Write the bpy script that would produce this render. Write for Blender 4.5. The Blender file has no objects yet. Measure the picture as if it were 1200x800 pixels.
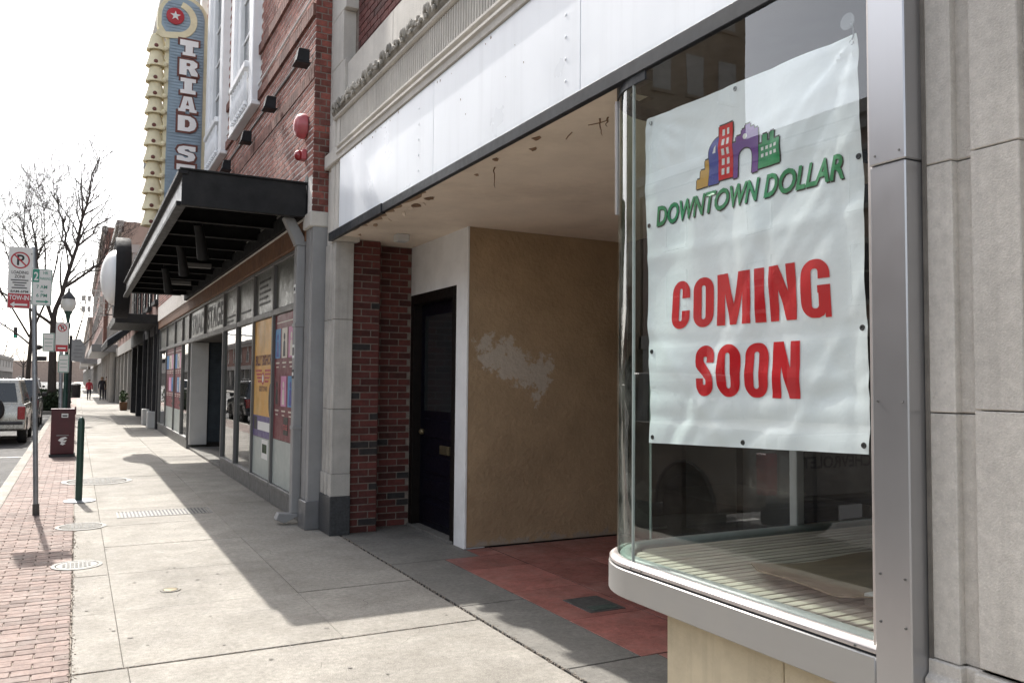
import bpy, bmesh, math, random
from math import sin, cos, pi, radians, sqrt, atan2
from mathutils import Vector, Matrix, noise
random.seed(7)
scene = bpy.context.scene
COL = scene.collection

# ------------------------------------------------------------------ camera
YAW, PITCH, ROLL = 0.483214, 0.049178, 0.0093
fw = Vector((sin(YAW)*cos(PITCH), cos(YAW)*cos(PITCH), sin(PITCH)))
rt = Vector((cos(YAW), -sin(YAW), 0)); up = rt.cross(fw)
rt2 = rt*cos(ROLL) + up*sin(ROLL); up2 = -rt*sin(ROLL) + up*cos(ROLL)
cam = bpy.data.cameras.new('camera'); cam_ob = bpy.data.objects.new('camera', cam); COL.objects.link(cam_ob)
mw = Matrix((rt2, up2, -fw)).transposed().to_4x4(); mw.translation = (0, 0, 1.6)
cam_ob.matrix_world = mw
cam.sensor_width = 36.0; cam.lens = 970/1200*36; cam.clip_start = 0.05; cam.clip_end = 4000
scene.camera = cam_ob
scene.render.resolution_x, scene.render.resolution_y = 1024, 682

# ------------------------------------------------------------------ world, sun, exposure
SUNV = Vector((-0.115, 1.0, 1.035)).normalized()
elev = math.asin(SUNV.z); azim = atan2(SUNV.x, SUNV.y)
world = bpy.data.worlds.new('World'); scene.world = world; world.use_nodes = True
wn = world.node_tree.nodes; wl = world.node_tree.links
bg = wn['Background']; sky = wn.new('ShaderNodeTexSky'); sky.sky_type = 'NISHITA'; sky.sun_disc = False
sky.sun_elevation = elev; sky.sun_rotation = azim
sky.air_density = 1.0; sky.dust_density = 3.0; sky.ozone_density = 1.0; sky.altitude = 0
hs = wn.new('ShaderNodeHueSaturation'); hs.inputs['Saturation'].default_value = 0.38   # thin white haze
wl.new(sky.outputs[0], hs.inputs['Color']); wl.new(hs.outputs[0], bg.inputs[0]); bg.inputs[1].default_value = 0.15
sun = bpy.data.lights.new('sun', 'SUN'); sun.energy = 2.75; sun.angle = radians(0.6); sun.color = (1.0, 0.955, 0.89)
sun_ob = bpy.data.objects.new('sun', sun); COL.objects.link(sun_ob)
sun_ob.rotation_euler = SUNV.to_track_quat('Z', 'Y').to_euler(); sun_ob.location = (0, 20, 40)
vs = scene.view_settings; vs.view_transform = 'Standard'; vs.look = 'None'; vs.gamma = 1.0; vs.exposure = 1.45
vs.use_curve_mapping = False

# ------------------------------------------------------------------ materials
def nd(t, ty, **kw):
    n = t.nodes.new(ty)
    for k, v in kw.items(): setattr(n, k, v)
    return n
def mathn(t, op, a, b=None, clamp=False):
    n = t.nodes.new('ShaderNodeMath'); n.operation = op; n.use_clamp = clamp
    for i, v in enumerate((a, b)):
        if v is None: continue
        if isinstance(v, (int, float)): n.inputs[i].default_value = v
        else: t.links.new(v, n.inputs[i])
    return n.outputs[0]
def noisen(t, vec, scale, detail=5, rough=0.6):
    n = t.nodes.new('ShaderNodeTexNoise'); n.inputs['Scale'].default_value = scale
    n.inputs['Detail'].default_value = detail; n.inputs['Roughness'].default_value = rough
    t.links.new(vec, n.inputs['Vector']); return n.outputs['Fac']
def ramp(t, fac, stops):
    n = t.nodes.new('ShaderNodeValToRGB'); e = n.color_ramp.elements
    while len(e) < len(stops): e.new(0.5)
    for i, (p, c) in enumerate(stops):
        e[i].position = p; e[i].color = (c, c, c, 1) if isinstance(c, (int, float)) else (c[0], c[1], c[2], 1)
    t.links.new(fac, n.inputs[0]); return n.outputs[0]
def mixc(t, fac, a, b, mode='MIX'):
    n = t.nodes.new('ShaderNodeMix'); n.data_type = 'RGBA'; n.blend_type = mode; n.clamp_factor = True
    for sock, v in ((n.inputs['Factor'], fac), (n.inputs['A'], a), (n.inputs['B'], b)):
        if isinstance(v, (int, float)): sock.default_value = v
        elif isinstance(v, (tuple, list)): sock.default_value = (v[0], v[1], v[2], 1)
        else: t.links.new(v, sock)
    return n.outputs['Result']
MATS = {}
def M(name, col, rough=0.7, metal=0.0, var=0.18, scale=5.0, bump=0.0, bscale=60.0, dirt=None, dirt_amt=0.5,
      rnd=0.0, spec=0.5, streak=0.0, speck=0.0, coat=0.0, squash=None, rv=0.09, mott=0.0):
    """generic weathered surface: tone noise, optional stains, streaks, specks, per-piece variation, fine relief"""
    m = bpy.data.materials.new(name); m.use_nodes = True; t = m.node_tree; b = t.nodes['Principled BSDF']
    pos = nd(t, 'ShaderNodeNewGeometry').outputs['Position']
    vec = pos
    if squash:
        mp = nd(t, 'ShaderNodeMapping'); mp.inputs['Scale'].default_value = squash; t.links.new(pos, mp.inputs['Vector']); vec = mp.outputs[0]
    f = noisen(t, vec, scale, 6, 0.62)
    lo = [c*(1-var) for c in col]; hi = [min(1, c*(1+var)) for c in col]
    c = ramp(t, f, [(0.3, lo), (0.7, hi)])
    if rnd:
        oi = nd(t, 'ShaderNodeObjectInfo').outputs['Random']; isl = nd(t, 'ShaderNodeNewGeometry').outputs['Random Per Island']
        r = mathn(t, 'FRACT', mathn(t, 'ADD', oi, isl))
        g = ramp(t, r, [(0, 1-rnd), (0.5, 1.0), (1, 1+rnd*0.8)])
        c = mixc(t, 1.0, c, g, 'MULTIPLY')
    if mott:
        c = mixc(t, 1.0, c, ramp(t, noisen(t, pos, 26, 6, 0.7), [(0.32, 1-mott), (0.68, 1+mott*0.7)]), 'MULTIPLY')
    if dirt:
        f2 = noisen(t, pos, scale*0.35, 8, 0.7)
        c = mixc(t, ramp(t, f2, [(0.48, 0.0), (0.72, dirt_amt)]), c, dirt)
    if streak:
        mp = nd(t, 'ShaderNodeMapping'); mp.inputs['Scale'].default_value = (14, 14, 0.7); t.links.new(pos, mp.inputs['Vector'])
        f3 = noisen(t, mp.outputs[0], 1.0, 5, 0.6)
        c = mixc(t, ramp(t, f3, [(0.5, 0.0), (0.75, streak)]), c, [x*0.45 for x in col])
    if speck:
        v = nd(t, 'ShaderNodeTexVoronoi'); v.inputs['Scale'].default_value = 55; t.links.new(pos, v.inputs['Vector'])
        c = mixc(t, ramp(t, v.outputs['Distance'], [(0.0, speck), (0.28, 0.0)]), c, [x*0.5 for x in col])
        f4 = noisen(t, pos, 160, 2, 0.5)
        c = mixc(t, ramp(t, f4, [(0.55, 0.0), (0.75, speck)]), c, [min(1, x*1.5) for x in col])
    if isinstance(c, (tuple, list)): b.inputs['Base Color'].default_value = (*c, 1)
    else: t.links.new(c, b.inputs['Base Color'])
    rf = ramp(t, noisen(t, pos, scale*2.3, 4), [(0.3, max(0.02, rough-rv)), (0.7, min(1, rough+rv))])
    t.links.new(rf, b.inputs['Roughness'])
    b.inputs['Metallic'].default_value = metal; b.inputs['Specular IOR Level'].default_value = spec
    if coat: b.inputs['Coat Weight'].default_value = coat; b.inputs['Coat Roughness'].default_value = 0.08
    if bump:
        bn = nd(t, 'ShaderNodeBump'); bn.inputs['Strength'].default_value = min(1, bump); bn.inputs['Distance'].default_value = 0.01*max(1, bump)
        t.links.new(noisen(t, pos, bscale, 4, 0.6), bn.inputs['Height']); t.links.new(bn.outputs[0], b.inputs['Normal'])
    MATS[name] = m; return m
def glass_mat(name, tint=(0.93, 0.97, 0.95), rough=0.0, ior=1.6, wave=0.0, dirt=0.04):
    m = bpy.data.materials.new(name); m.use_nodes = True; t = m.node_tree; t.nodes.remove(t.nodes['Principled BSDF'])
    out = t.nodes['Material Output']; tr = nd(t, 'ShaderNodeBsdfTransparent'); tr.inputs[0].default_value = (*tint, 1)
    gl = nd(t, 'ShaderNodeBsdfGlossy'); gl.inputs['Roughness'].default_value = rough; gl.inputs[0].default_value = (1, 1, 1, 1)
    fr = nd(t, 'ShaderNodeFresnel'); fr.inputs['IOR'].default_value = ior
    front = mathn(t, 'MULTIPLY', fr.outputs[0], mathn(t, 'SUBTRACT', 1.0, nd(t, 'ShaderNodeNewGeometry').outputs['Backfacing']))
    pos = nd(t, 'ShaderNodeNewGeometry').outputs['Position']
    if wave:
        bn = nd(t, 'ShaderNodeBump'); bn.inputs['Strength'].default_value = wave; bn.inputs['Distance'].default_value = 0.02
        t.links.new(noisen(t, pos, 1.3, 2), bn.inputs['Height']); t.links.new(bn.outputs[0], gl.inputs['Normal'])
    mx = nd(t, 'ShaderNodeMixShader'); t.links.new(front, mx.inputs[0]); t.links.new(tr.outputs[0], mx.inputs[1]); t.links.new(gl.outputs[0], mx.inputs[2])
    df = nd(t, 'ShaderNodeBsdfDiffuse'); df.inputs[0].default_value = (0.55, 0.54, 0.5, 1)
    m2 = nd(t, 'ShaderNodeMixShader'); t.links.new(ramp(t, noisen(t, pos, 3.0, 8, 0.75), [(0.45, 0.0), (0.8, dirt)]), m2.inputs[0])
    t.links.new(mx.outputs[0], m2.inputs[1]); t.links.new(df.outputs[0], m2.inputs[2]); t.links.new(m2.outputs[0], out.inputs[0])
    MATS[name] = m; return m

M('concrete', (0.272, 0.253, 0.221), 0.85, var=0.2, scale=2.2, bump=0.6, bscale=90, dirt=(0.155, 0.142, 0.12), dirt_amt=0.8, rnd=0.1, speck=0.8, mott=0.28)
M('concrete_old', (0.17, 0.162, 0.145), 0.85, var=0.22, scale=3, bump=0.4, bscale=70, dirt=(0.15, 0.14, 0.12), dirt_amt=0.6, speck=0.6, mott=0.3)
M('joint', (0.17, 0.155, 0.135), 0.95, var=0.3, scale=8)
M('crack_dark', (0.03, 0.027, 0.024), 0.95, var=0.3, scale=20)
M('dome_white', (0.85, 0.85, 0.84), 0.4, var=0.02)
M('rim_black', (0.012, 0.012, 0.014), 0.75, var=0.2, spec=0.2)
M('letter_white', (0.86, 0.84, 0.82), 0.5, var=0.03)
M('gum', (0.20, 0.185, 0.165), 0.9, var=0.2)
M('cover_iron', (0.21, 0.205, 0.19), 0.7, metal=0.2, var=0.3, scale=20, bump=0.3)
M('paver', (0.225, 0.165, 0.142), 0.85, var=0.2, scale=9, bump=0.4, bscale=120, rnd=0.28, dirt=(0.36, 0.33, 0.30), dirt_amt=0.45, speck=0.4, mott=0.25)
M('sand', (0.28, 0.24, 0.20), 0.95, var=0.2, scale=12, bump=0.3)
M('asphalt', (0.085, 0.083, 0.08), 0.9, var=0.25, scale=2, bump=0.6, bscale=130, dirt=(0.12, 0.115, 0.105), dirt_amt=0.5)
M('ground', (0.10, 0.095, 0.085), 0.95, var=0.2, scale=0.3)
M('road_paint', (0.72, 0.71, 0.67), 0.7, var=0.2, scale=6, dirt=(0.3, 0.29, 0.27), dirt_amt=0.7)
M('red_tile', (0.30, 0.115, 0.095), 0.5, var=0.3, scale=5, bump=0.25, bscale=80, rnd=0.35, dirt=(0.42, 0.24, 0.20), dirt_amt=0.6, speck=0.8, mott=0.3)
M('green_patch', (0.06, 0.085, 0.07), 0.7, var=0.3, scale=20, bump=0.4)
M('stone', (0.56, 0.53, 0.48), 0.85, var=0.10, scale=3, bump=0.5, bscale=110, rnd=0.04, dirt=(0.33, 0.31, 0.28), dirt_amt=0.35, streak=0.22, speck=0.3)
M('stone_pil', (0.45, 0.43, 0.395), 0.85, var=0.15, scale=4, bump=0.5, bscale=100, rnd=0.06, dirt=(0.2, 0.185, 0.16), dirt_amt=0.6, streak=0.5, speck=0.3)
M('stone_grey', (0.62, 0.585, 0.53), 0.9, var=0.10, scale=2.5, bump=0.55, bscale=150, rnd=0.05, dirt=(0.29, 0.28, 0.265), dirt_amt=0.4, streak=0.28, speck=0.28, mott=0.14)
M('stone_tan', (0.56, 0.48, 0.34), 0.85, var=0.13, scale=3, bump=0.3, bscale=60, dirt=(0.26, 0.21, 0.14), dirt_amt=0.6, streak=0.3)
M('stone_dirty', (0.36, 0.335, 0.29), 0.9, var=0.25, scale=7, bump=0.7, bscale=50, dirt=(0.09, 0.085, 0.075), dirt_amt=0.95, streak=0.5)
M('granite', (0.045, 0.047, 0.05), 0.45, var=0.4, scale=40, bump=0.05)
M('brick_red', (0.10, 0.026, 0.021), 0.85, var=0.3, scale=14, bump=0.6, bscale=90, rnd=0.45, dirt=(0.12, 0.045, 0.04), dirt_amt=0.4)
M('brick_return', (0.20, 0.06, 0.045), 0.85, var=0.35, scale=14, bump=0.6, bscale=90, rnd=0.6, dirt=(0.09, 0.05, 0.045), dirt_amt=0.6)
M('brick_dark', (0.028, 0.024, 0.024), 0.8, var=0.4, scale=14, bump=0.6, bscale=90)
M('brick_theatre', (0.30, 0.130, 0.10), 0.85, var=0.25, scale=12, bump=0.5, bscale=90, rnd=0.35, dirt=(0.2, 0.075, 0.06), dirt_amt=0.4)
M('mortar', (0.74, 0.70, 0.65), 0.95, var=0.2, scale=20, bump=0.5)
M('mortar_dark', (0.20, 0.165, 0.14), 0.95, var=0.25, scale=20, bump=0.5)
M('white_metal', (0.82, 0.855, 0.89), 0.33, var=0.03, scale=0.8, bump=0.16, bscale=1.5, streak=0.12)
M('black_trim', (0.022, 0.025, 0.03), 0.45, var=0.3, scale=8, dirt=(0.06, 0.06, 0.065), dirt_amt=0.5, spec=0.2)
M('soffit_paint', (0.82, 0.71, 0.59), 0.85, var=0.08, scale=2.0, bump=0.15, bscale=10, dirt=(0.42, 0.33, 0.24), dirt_amt=0.45)
M('flake', (0.20, 0.12, 0.07), 0.9, var=0.4, scale=30)
M('flake_pale', (0.38, 0.26, 0.17), 0.9, var=0.35, scale=14, dirt=(0.16, 0.09, 0.05), dirt_amt=0.8)
M('white_paint', (0.84, 0.84, 0.83), 0.75, var=0.07, scale=3, bump=0.12, bscale=30, dirt=(0.5, 0.48, 0.44), dirt_amt=0.4)
M('white_trim', (0.84, 0.845, 0.85), 0.6, var=0.05, scale=3, dirt=(0.62, 0.61, 0.6), dirt_amt=0.3)
M('door_blue', (0.004, 0.004, 0.009), 0.4, var=0.4, scale=12, spec=0.2)
M('door_frame_dark', (0.008, 0.006, 0.005), 0.5, var=0.4, scale=12, spec=0.2)
M('brass', (0.16, 0.13, 0.075), 0.45, metal=0.6)
M('aluminium', (0.42, 0.42, 0.43), 0.30, metal=0.85, var=0.03, scale=4, squash=(1, 1, 0.05), rv=0.015)
M('aluminium_matt', (0.33, 0.325, 0.315), 0.45, metal=0.55, var=0.07, scale=2, dirt=(0.4, 0.39, 0.37), dirt_amt=0.5, squash=(1, 0.1, 1))
M('bead_metal', (0.50, 0.46, 0.44), 0.35, metal=0.6, var=0.06)
M('inner_bead', (0.34, 0.38, 0.36), 0.4, var=0.1, scale=8)
M('slat_wood', (0.44, 0.395, 0.33), 0.75, var=0.2, scale=5, rnd=0.14, squash=(0.25, 5, 5), dirt=(0.22, 0.18, 0.13), dirt_amt=0.5)
M('cardboard', (0.21, 0.155, 0.10), 0.8, var=0.2, scale=3, squash=(1, 3, 3), dirt=(0.16, 0.11, 0.07), dirt_amt=0.6)
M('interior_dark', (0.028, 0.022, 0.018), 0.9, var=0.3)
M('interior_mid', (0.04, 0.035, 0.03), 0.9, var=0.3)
M('post_white', (0.5, 0.5, 0.49), 0.6, var=0.06)
M('banner_white', (0.86, 0.905, 0.92), 0.45, var=0.04, scale=1.6, bump=0.6, bscale=5.0)
M('ink_red', (0.60, 0.006, 0.012), 0.6, var=0.12, scale=5, spec=0.25)
M('ink_green', (0.012, 0.25, 0.085), 0.45, var=0.15, scale=20)
M('ink_black', (0.012, 0.012, 0.012), 0.5, var=0.1)
M('ink_blue', (0.03, 0.045, 0.30), 0.45, var=0.12)
M('ink_purple', (0.13, 0.03, 0.24), 0.45, var=0.12)
M('ink_yellow', (0.55, 0.30, 0.03), 0.45, var=0.12)
M('ink_white', (0.72, 0.72, 0.70), 0.5, var=0.04)
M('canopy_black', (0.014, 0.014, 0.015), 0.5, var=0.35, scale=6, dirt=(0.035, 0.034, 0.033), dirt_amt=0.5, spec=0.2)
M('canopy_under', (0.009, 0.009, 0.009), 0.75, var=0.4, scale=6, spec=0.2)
M('steel_grey', (0.22, 0.22, 0.225), 0.4, metal=0.6, var=0.12, scale=4)
M('frame_grey', (0.15, 0.148, 0.143), 0.5, metal=0.2, var=0.10, scale=4, dirt=(0.13, 0.125, 0.12), dirt_amt=0.4)
M('pipe_grey', (0.27, 0.268, 0.265), 0.55, var=0.10, scale=4, dirt=(0.22, 0.21, 0.2), dirt_amt=0.5, streak=0.15)
M('beam_brown', (0.16, 0.075, 0.035), 0.7, var=0.25, scale=6)
M('panel_white', (0.52, 0.515, 0.50), 0.6, var=0.05)
M('pane_frost', (0.34, 0.38, 0.36), 0.4, var=0.05)
M('transom_olive', (0.11, 0.115, 0.10), 0.35, var=0.08)
M('poster_gold', (0.62, 0.33, 0.07), 0.45, var=0.28, scale=2.4, dirt=(0.75, 0.52, 0.2), dirt_amt=0.7)
M('poster_maroon', (0.14, 0.012, 0.022), 0.45, var=0.15, scale=4)
M('poster_purple', (0.085, 0.06, 0.19), 0.45, var=0.1)
M('poster_blue', (0.07, 0.26, 0.50), 0.5, var=0.15)
M('poster_pink', (0.58, 0.22, 0.40), 0.5, var=0.15)
M('poster_cream', (0.65, 0.60, 0.52), 0.5, var=0.08)
M('bell_red', (0.42, 0.09, 0.10), 0.4, var=0.15, scale=10, coat=0.2)
M('sign_blue', (0.29, 0.37, 0.44), 0.6, var=0.12, scale=5)
M('sign_cream', (0.76, 0.68, 0.46), 0.6, var=0.1, scale=5, dirt=(0.45, 0.38, 0.22), dirt_amt=0.4)
M('sign_brown', (0.15, 0.05, 0.035), 0.6, var=0.2)
M('sign_face', (0.70, 0.69, 0.66), 0.4, var=0.03, scale=4)
M('sign_red', (0.42, 0.02, 0.03), 0.4, var=0.06)
M('sign_green', (0.02, 0.23, 0.15), 0.4, var=0.06)
M('galvanised', (0.30, 0.32, 0.34), 0.45, metal=0.6, var=0.15, scale=12)
M('post_green', (0.018, 0.055, 0.04), 0.4, var=0.25, scale=12)
M('box_maroon', (0.060, 0.004, 0.009), 0.35, var=0.2, scale=6)
M('iron', (0.12, 0.12, 0.115), 0.6, metal=0.5, var=0.25, scale=20, bump=0.3)
M('iron_dark', (0.03, 0.03, 0.032), 0.6, metal=0.3, var=0.25)
M('bark', (0.060, 0.048, 0.042), 0.95, var=0.3, scale=12, bump=0.7, bscale=40)
M('leaf_dark', (0.030, 0.048, 0.022), 0.8, var=0.5, scale=6, rnd=0.4)
M('leaf_green', (0.06, 0.10, 0.03), 0.7, var=0.4, scale=6, rnd=0.4)
M('truck_paint', (0.21, 0.195, 0.17), 0.4, var=0.06, coat=0.3)
M('brick_course', (0.19, 0.09, 0.07), 0.9, var=0.3, scale=12, bump=0.5, rnd=0.35)
M('car_silver', (0.42, 0.41, 0.37), 0.3, metal=0.5, var=0.04, coat=0.5)
M('car_white', (0.68, 0.68, 0.66), 0.35, var=0.04, coat=0.5, dirt=(0.5, 0.48, 0.44), dirt_amt=0.3)
M('car_dark', (0.05, 0.055, 0.07), 0.3, var=0.1, coat=0.5)
M('rubber', (0.018, 0.018, 0.018), 0.85, var=0.3)
M('wheel_metal', (0.40, 0.40, 0.41), 0.35, metal=0.8)
M('tail_red', (0.28, 0.012, 0.015), 0.25, var=0.1, coat=0.5)
M('plastic_dark', (0.035, 0.035, 0.037), 0.6, var=0.2)
M('auto_glass', (0.02, 0.025, 0.027), 0.08, var=0.1, spec=0.8)
M('lamp_glass', (0.72, 0.71, 0.66), 0.35, var=0.05)
M('far_brick', (0.25, 0.13, 0.10), 0.9, var=0.2, scale=1.2, rnd=0.1)
M('far_brick_pale', (0.36, 0.27, 0.22), 0.9, var=0.15, scale=1)
M('far_stone', (0.38, 0.36, 0.33), 0.9, var=0.12, scale=1)
M('far_tan', (0.30, 0.225, 0.15), 0.9, var=0.15, scale=0.6, streak=0.1)
M('far_dark', (0.03, 0.03, 0.033), 0.6, var=0.3, spec=0.2)
M('far_glass', (0.05, 0.06, 0.07), 0.12, var=0.2, spec=0.7)
M('blind', (0.42, 0.40, 0.36), 0.8, var=0.1)
M('skin', (0.50, 0.31, 0.23), 0.6, var=0.06)
M('coat_red', (0.50, 0.05, 0.07), 0.85, var=0.15)
M('cloth_dark', (0.03, 0.03, 0.04), 0.85, var=0.2)
M('cloth_tan', (0.36, 0.27, 0.18), 0.85, var=0.15)
M('hair_brown', (0.06, 0.035, 0.02), 0.7, var=0.2)
M('hair_fair', (0.36, 0.24, 0.11), 0.7, var=0.2)
M('traffic_green', (0.02, 0.55, 0.35), 0.4, var=0.05)
glass_mat('shop_glass', (0.955, 0.97, 0.965), ior=1.85, wave=0.03, dirt=0.02)
glass_mat('curved_glass', (0.80, 0.87, 0.84), wave=0.05, dirt=0.14)
glass_mat('store_glass', (0.55, 0.60, 0.57), ior=1.85, wave=0.03, dirt=0.05)

# special: stucco wall with scraped white patch, sidewalk stains stay in their own materials
def stucco():
    m = M('stucco', (0.43, 0.305, 0.185), 0.7, var=0.2, scale=1.3, bump=1.2, bscale=20, dirt=(0.26, 0.18, 0.10), dirt_amt=0.65)
    t = m.node_tree; b = t.nodes['Principled BSDF']; old = b.inputs['Base Color'].links[0].from_socket
    pos = nd(t, 'ShaderNodeNewGeometry').outputs['Position']; sx = nd(t, 'ShaderNodeSeparateXYZ'); t.links.new(pos, sx.inputs[0])
    def blob(cx, cz, rx, rz, sh):
        dx = mathn(t, 'DIVIDE', mathn(t, 'SUBTRACT', sx.outputs[0], cx), rx)
        zz = mathn(t, 'ADD', sx.outputs[2], mathn(t, 'MULTIPLY', mathn(t, 'SUBTRACT', sx.outputs[0], cx), sh))
        dz = mathn(t, 'DIVIDE', mathn(t, 'SUBTRACT', zz, cz), rz)
        d = mathn(t, 'ADD', mathn(t, 'MULTIPLY', dx, dx), mathn(t, 'MULTIPLY', dz, dz))
        return mathn(t, 'SUBTRACT', 1.0, d)
    a = mathn(t, 'MAXIMUM', blob(3.78, 1.80, 0.46, 0.27, 0.42), blob(4.17, 1.66, 0.16, 0.30, -0.8))
    n = noisen(t, pos, 7, 7, 0.75)
    f = mathn(t, 'ADD', mathn(t, 'MULTIPLY', a, 0.5), mathn(t, 'MULTIPLY', mathn(t, 'SUBTRACT', n, 0.5), 1.9))
    c = mixc(t, ramp(t, f, [(0.17, 0.0), (0.30, 0.72)]), old, (0.60, 0.55, 0.48))
    low = mathn(t, 'ADD', mathn(t, 'MULTIPLY', mathn(t, 'SUBTRACT', 0.14, sx.outputs[2]), 5.0), mathn(t, 'MULTIPLY', mathn(t, 'SUBTRACT', n, 0.5), 2.5))
    c = mixc(t, ramp(t, low, [(0.3, 0.0), (0.6, 0.7)]), c, (0.36, 0.33, 0.29))
    t.links.new(c, b.inputs['Base Color'])
stucco()

# ------------------------------------------------------------------ mesh helpers
class B:
    """collects geometry for ONE mesh object"""
    def __init__(s): s.v = []; s.f = []; s.m = []
    def add(s, vs, fs, m=0):
        o = len(s.v); s.v += [tuple(p) for p in vs]; s.f += [[i+o for i in f] for f in fs]; s.m += [m]*len(fs); return s
    def box(s, x0, x1, y0, y1, z0, z1, m=0):
        return s.add([(x0,y0,z0),(x1,y0,z0),(x1,y1,z0),(x0,y1,z0),(x0,y0,z1),(x1,y0,z1),(x1,y1,z1),(x0,y1,z1)],
                     [(3,2,1,0),(4,5,6,7),(0,1,5,4),(1,2,6,5),(2,3,7,6),(3,0,4,7)], m)
    def prism(s, pts, axis, a0, a1, m=0):
        """pts: polygon in the two other axes (kept in x,y,z order)"""
        def p3(p, a): q = list(p); q.insert(axis, a); return q
        n = len(pts)
        return s.add([p3(p, a0) for p in pts] + [p3(p, a1) for p in pts],
                     [list(range(n))[::-1], list(range(n, 2*n))] + [[i, (i+1) % n, n+(i+1) % n, n+i] for i in range(n)], m)
    def tube(s, path, radii, n=8, m=0, caps=True):
        P = [Vector(p) for p in path]; k = len(P)
        if isinstance(radii, (int, float)): radii = [radii]*k
        vs = []; prev = None
        for i in range(k):
            d = (P[min(i+1, k-1)] - P[max(i-1, 0)]).normalized()
            if prev is None: u = d.orthogonal().normalized()
            else:
                u = prev - d*prev.dot(d); u = u.normalized() if u.length > 1e-6 else d.orthogonal().normalized()
            prev = u; w = d.cross(u)
            vs += [P[i] + (u*cos(2*pi*j/n) + w*sin(2*pi*j/n))*radii[i] for j in range(n)]
        fs = [[i*n+j, i*n+(j+1) % n, (i+1)*n+(j+1) % n, (i+1)*n+j] for i in range(k-1) for j in range(n)]
        if caps: fs += [list(range(n))[::-1], [(k-1)*n+j for j in range(n)]]
        return s.add(vs, fs, m)
    def cyl(s, p0, p1, r0, r1=None, n=16, m=0): return s.tube([p0, p1], [r0, r0 if r1 is None else r1], n, m)
    def lathe(s, prof, c, n=20, m=0, axis=2):
        vs = []
        for r, z in prof:
            for j in range(n):
                a = 2*pi*j/n; p = (r*cos(a), r*sin(a), z)
                if axis == 0: p = (p[2], p[0], p[1])
                if axis == 1: p = (p[0], p[2], p[1])
                vs.append((p[0]+c[0], p[1]+c[1], p[2]+c[2]))
        k = len(prof)
        fs = [[i*n+j, i*n+(j+1) % n, (i+1)*n+(j+1) % n, (i+1)*n+j] for i in range(k-1) for j in range(n)]
        fs += [list(range(n))[::-1], [(k-1)*n+j for j in range(n)]]
        return s.add(vs, fs, m)
    def sweep(s, path, prof, m=0):
        """path in XY; prof closed polygon of (outward offset, z); outward = left of travel"""
        P = [Vector((p[0], p[1], 0)) for p in path]; k = len(P); n = len(prof); vs = []
        for i in range(k):
            a = (P[i]-P[i-1]).normalized() if i else (P[1]-P[0]).normalized()
            b = (P[i+1]-P[i]).normalized() if i < k-1 else a
            na = Vector((-a.y, a.x, 0)); nb = Vector((-b.y, b.x, 0)); mN = (na+nb).normalized(); sc = 1/max(0.3, mN.dot(na))
            for o, z in prof: q = P[i] + mN*o*sc; vs.append((q.x, q.y, z))
        fs = [[i*n+j, i*n+(j+1) % n, (i+1)*n+(j+1) % n, (i+1)*n+j] for i in range(k-1) for j in range(n)]
        fs += [list(range(n))[::-1], [(k-1)*n+j for j in range(n)]]
        return s.add(vs, fs, m)
    def ball(s, c, r, n=12, k=8, sc=(1,1,1), m=0):
        prof = [(max(1e-4, r*sin(pi*i/k)), -r*cos(pi*i/k)) for i in range(k+1)]
        o = len(s.v); s.lathe(prof, (0,0,0), n, m)
        for i in range(o, len(s.v)):
            p = s.v[i]; s.v[i] = (p[0]*sc[0]+c[0], p[1]*sc[1]+c[1], p[2]*sc[2]+c[2])
        return s
    def mesh(s, name, mats, bevel=0.0, smooth=False, off=(0,0,0), seg=1):
        me = bpy.data.meshes.new(name)
        me.from_pydata([(p[0]-off[0], p[1]-off[1], p[2]-off[2]) for p in s.v], [], s.f)
        if not isinstance(mats, (list, tuple)): mats = [mats]
        for q in mats: me.materials.append(MATS[q])
        if len(mats) > 1: me.polygons.foreach_set('material_index', s.m)
        bm = bmesh.new(); bm.from_mesh(me)
        bmesh.ops.recalc_face_normals(bm, faces=bm.faces)
        if bevel:
            ed = [e for e in bm.edges if len(e.link_faces) == 2 and e.calc_face_angle(0) > 0.5]
            bmesh.ops.bevel(bm, geom=ed, offset=bevel, segments=seg, profile=0.6, affect='EDGES', clamp_overlap=True)
        if smooth:
            for f in bm.faces: f.smooth = True
            for e in bm.edges:
                if len(e.link_faces) == 2 and e.calc_face_angle(0) > 0.65: e.smooth = False
        bm.to_mesh(me); bm.free(); return me
def tag(o, label=None, cat=None, group=None, kind=None):
    if label: o['label'] = label
    if cat: o['category'] = cat
    if group: o['group'] = group
    if kind: o['kind'] = kind
    return o
def empty(name, loc, label=None, cat=None, group=None, kind=None):
    o = bpy.data.objects.new(name, None); o.empty_display_size = 0.2; o.location = loc; COL.objects.link(o)
    return tag(o, label, cat, group, kind)
def wloc(o):
    v = Vector((0, 0, 0))
    while o: v += o.location; o = o.parent
    return v
def put(name, b, mats, parent=None, bevel=0.0, smooth=False, kind=None, label=None, cat=None, group=None, seg=1, loc=None):
    """b in world coordinates -> one mesh object; origin at parent's origin, or at loc"""
    base = wloc(parent) if parent else Vector((0, 0, 0)); here = Vector(loc) if loc else base
    o = bpy.data.objects.new(name, b.mesh(name, mats, bevel, smooth, here, seg)); COL.objects.link(o)
    if parent: o.parent = parent
    o.location = here - base
    return tag(o, label, cat, group, kind)
def inst(name, me, parent, loc, rz=0.0, scale=None, rot=None):
    """another object on shared mesh data"""
    o = bpy.data.objects.new(name, me); COL.objects.link(o)
    if parent: o.parent = parent; o.location = Vector(loc) - wloc(parent)
    else: o.location = loc
    o.rotation_euler = rot if rot else (0, 0, rz)
    if scale: o.scale = scale
    return o
def copy_tree(o, parent=None):
    c = o.copy(); COL.objects.link(c); c.parent = parent
    for ch in list(o.children): copy_tree(ch, c)
    return c
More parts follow.
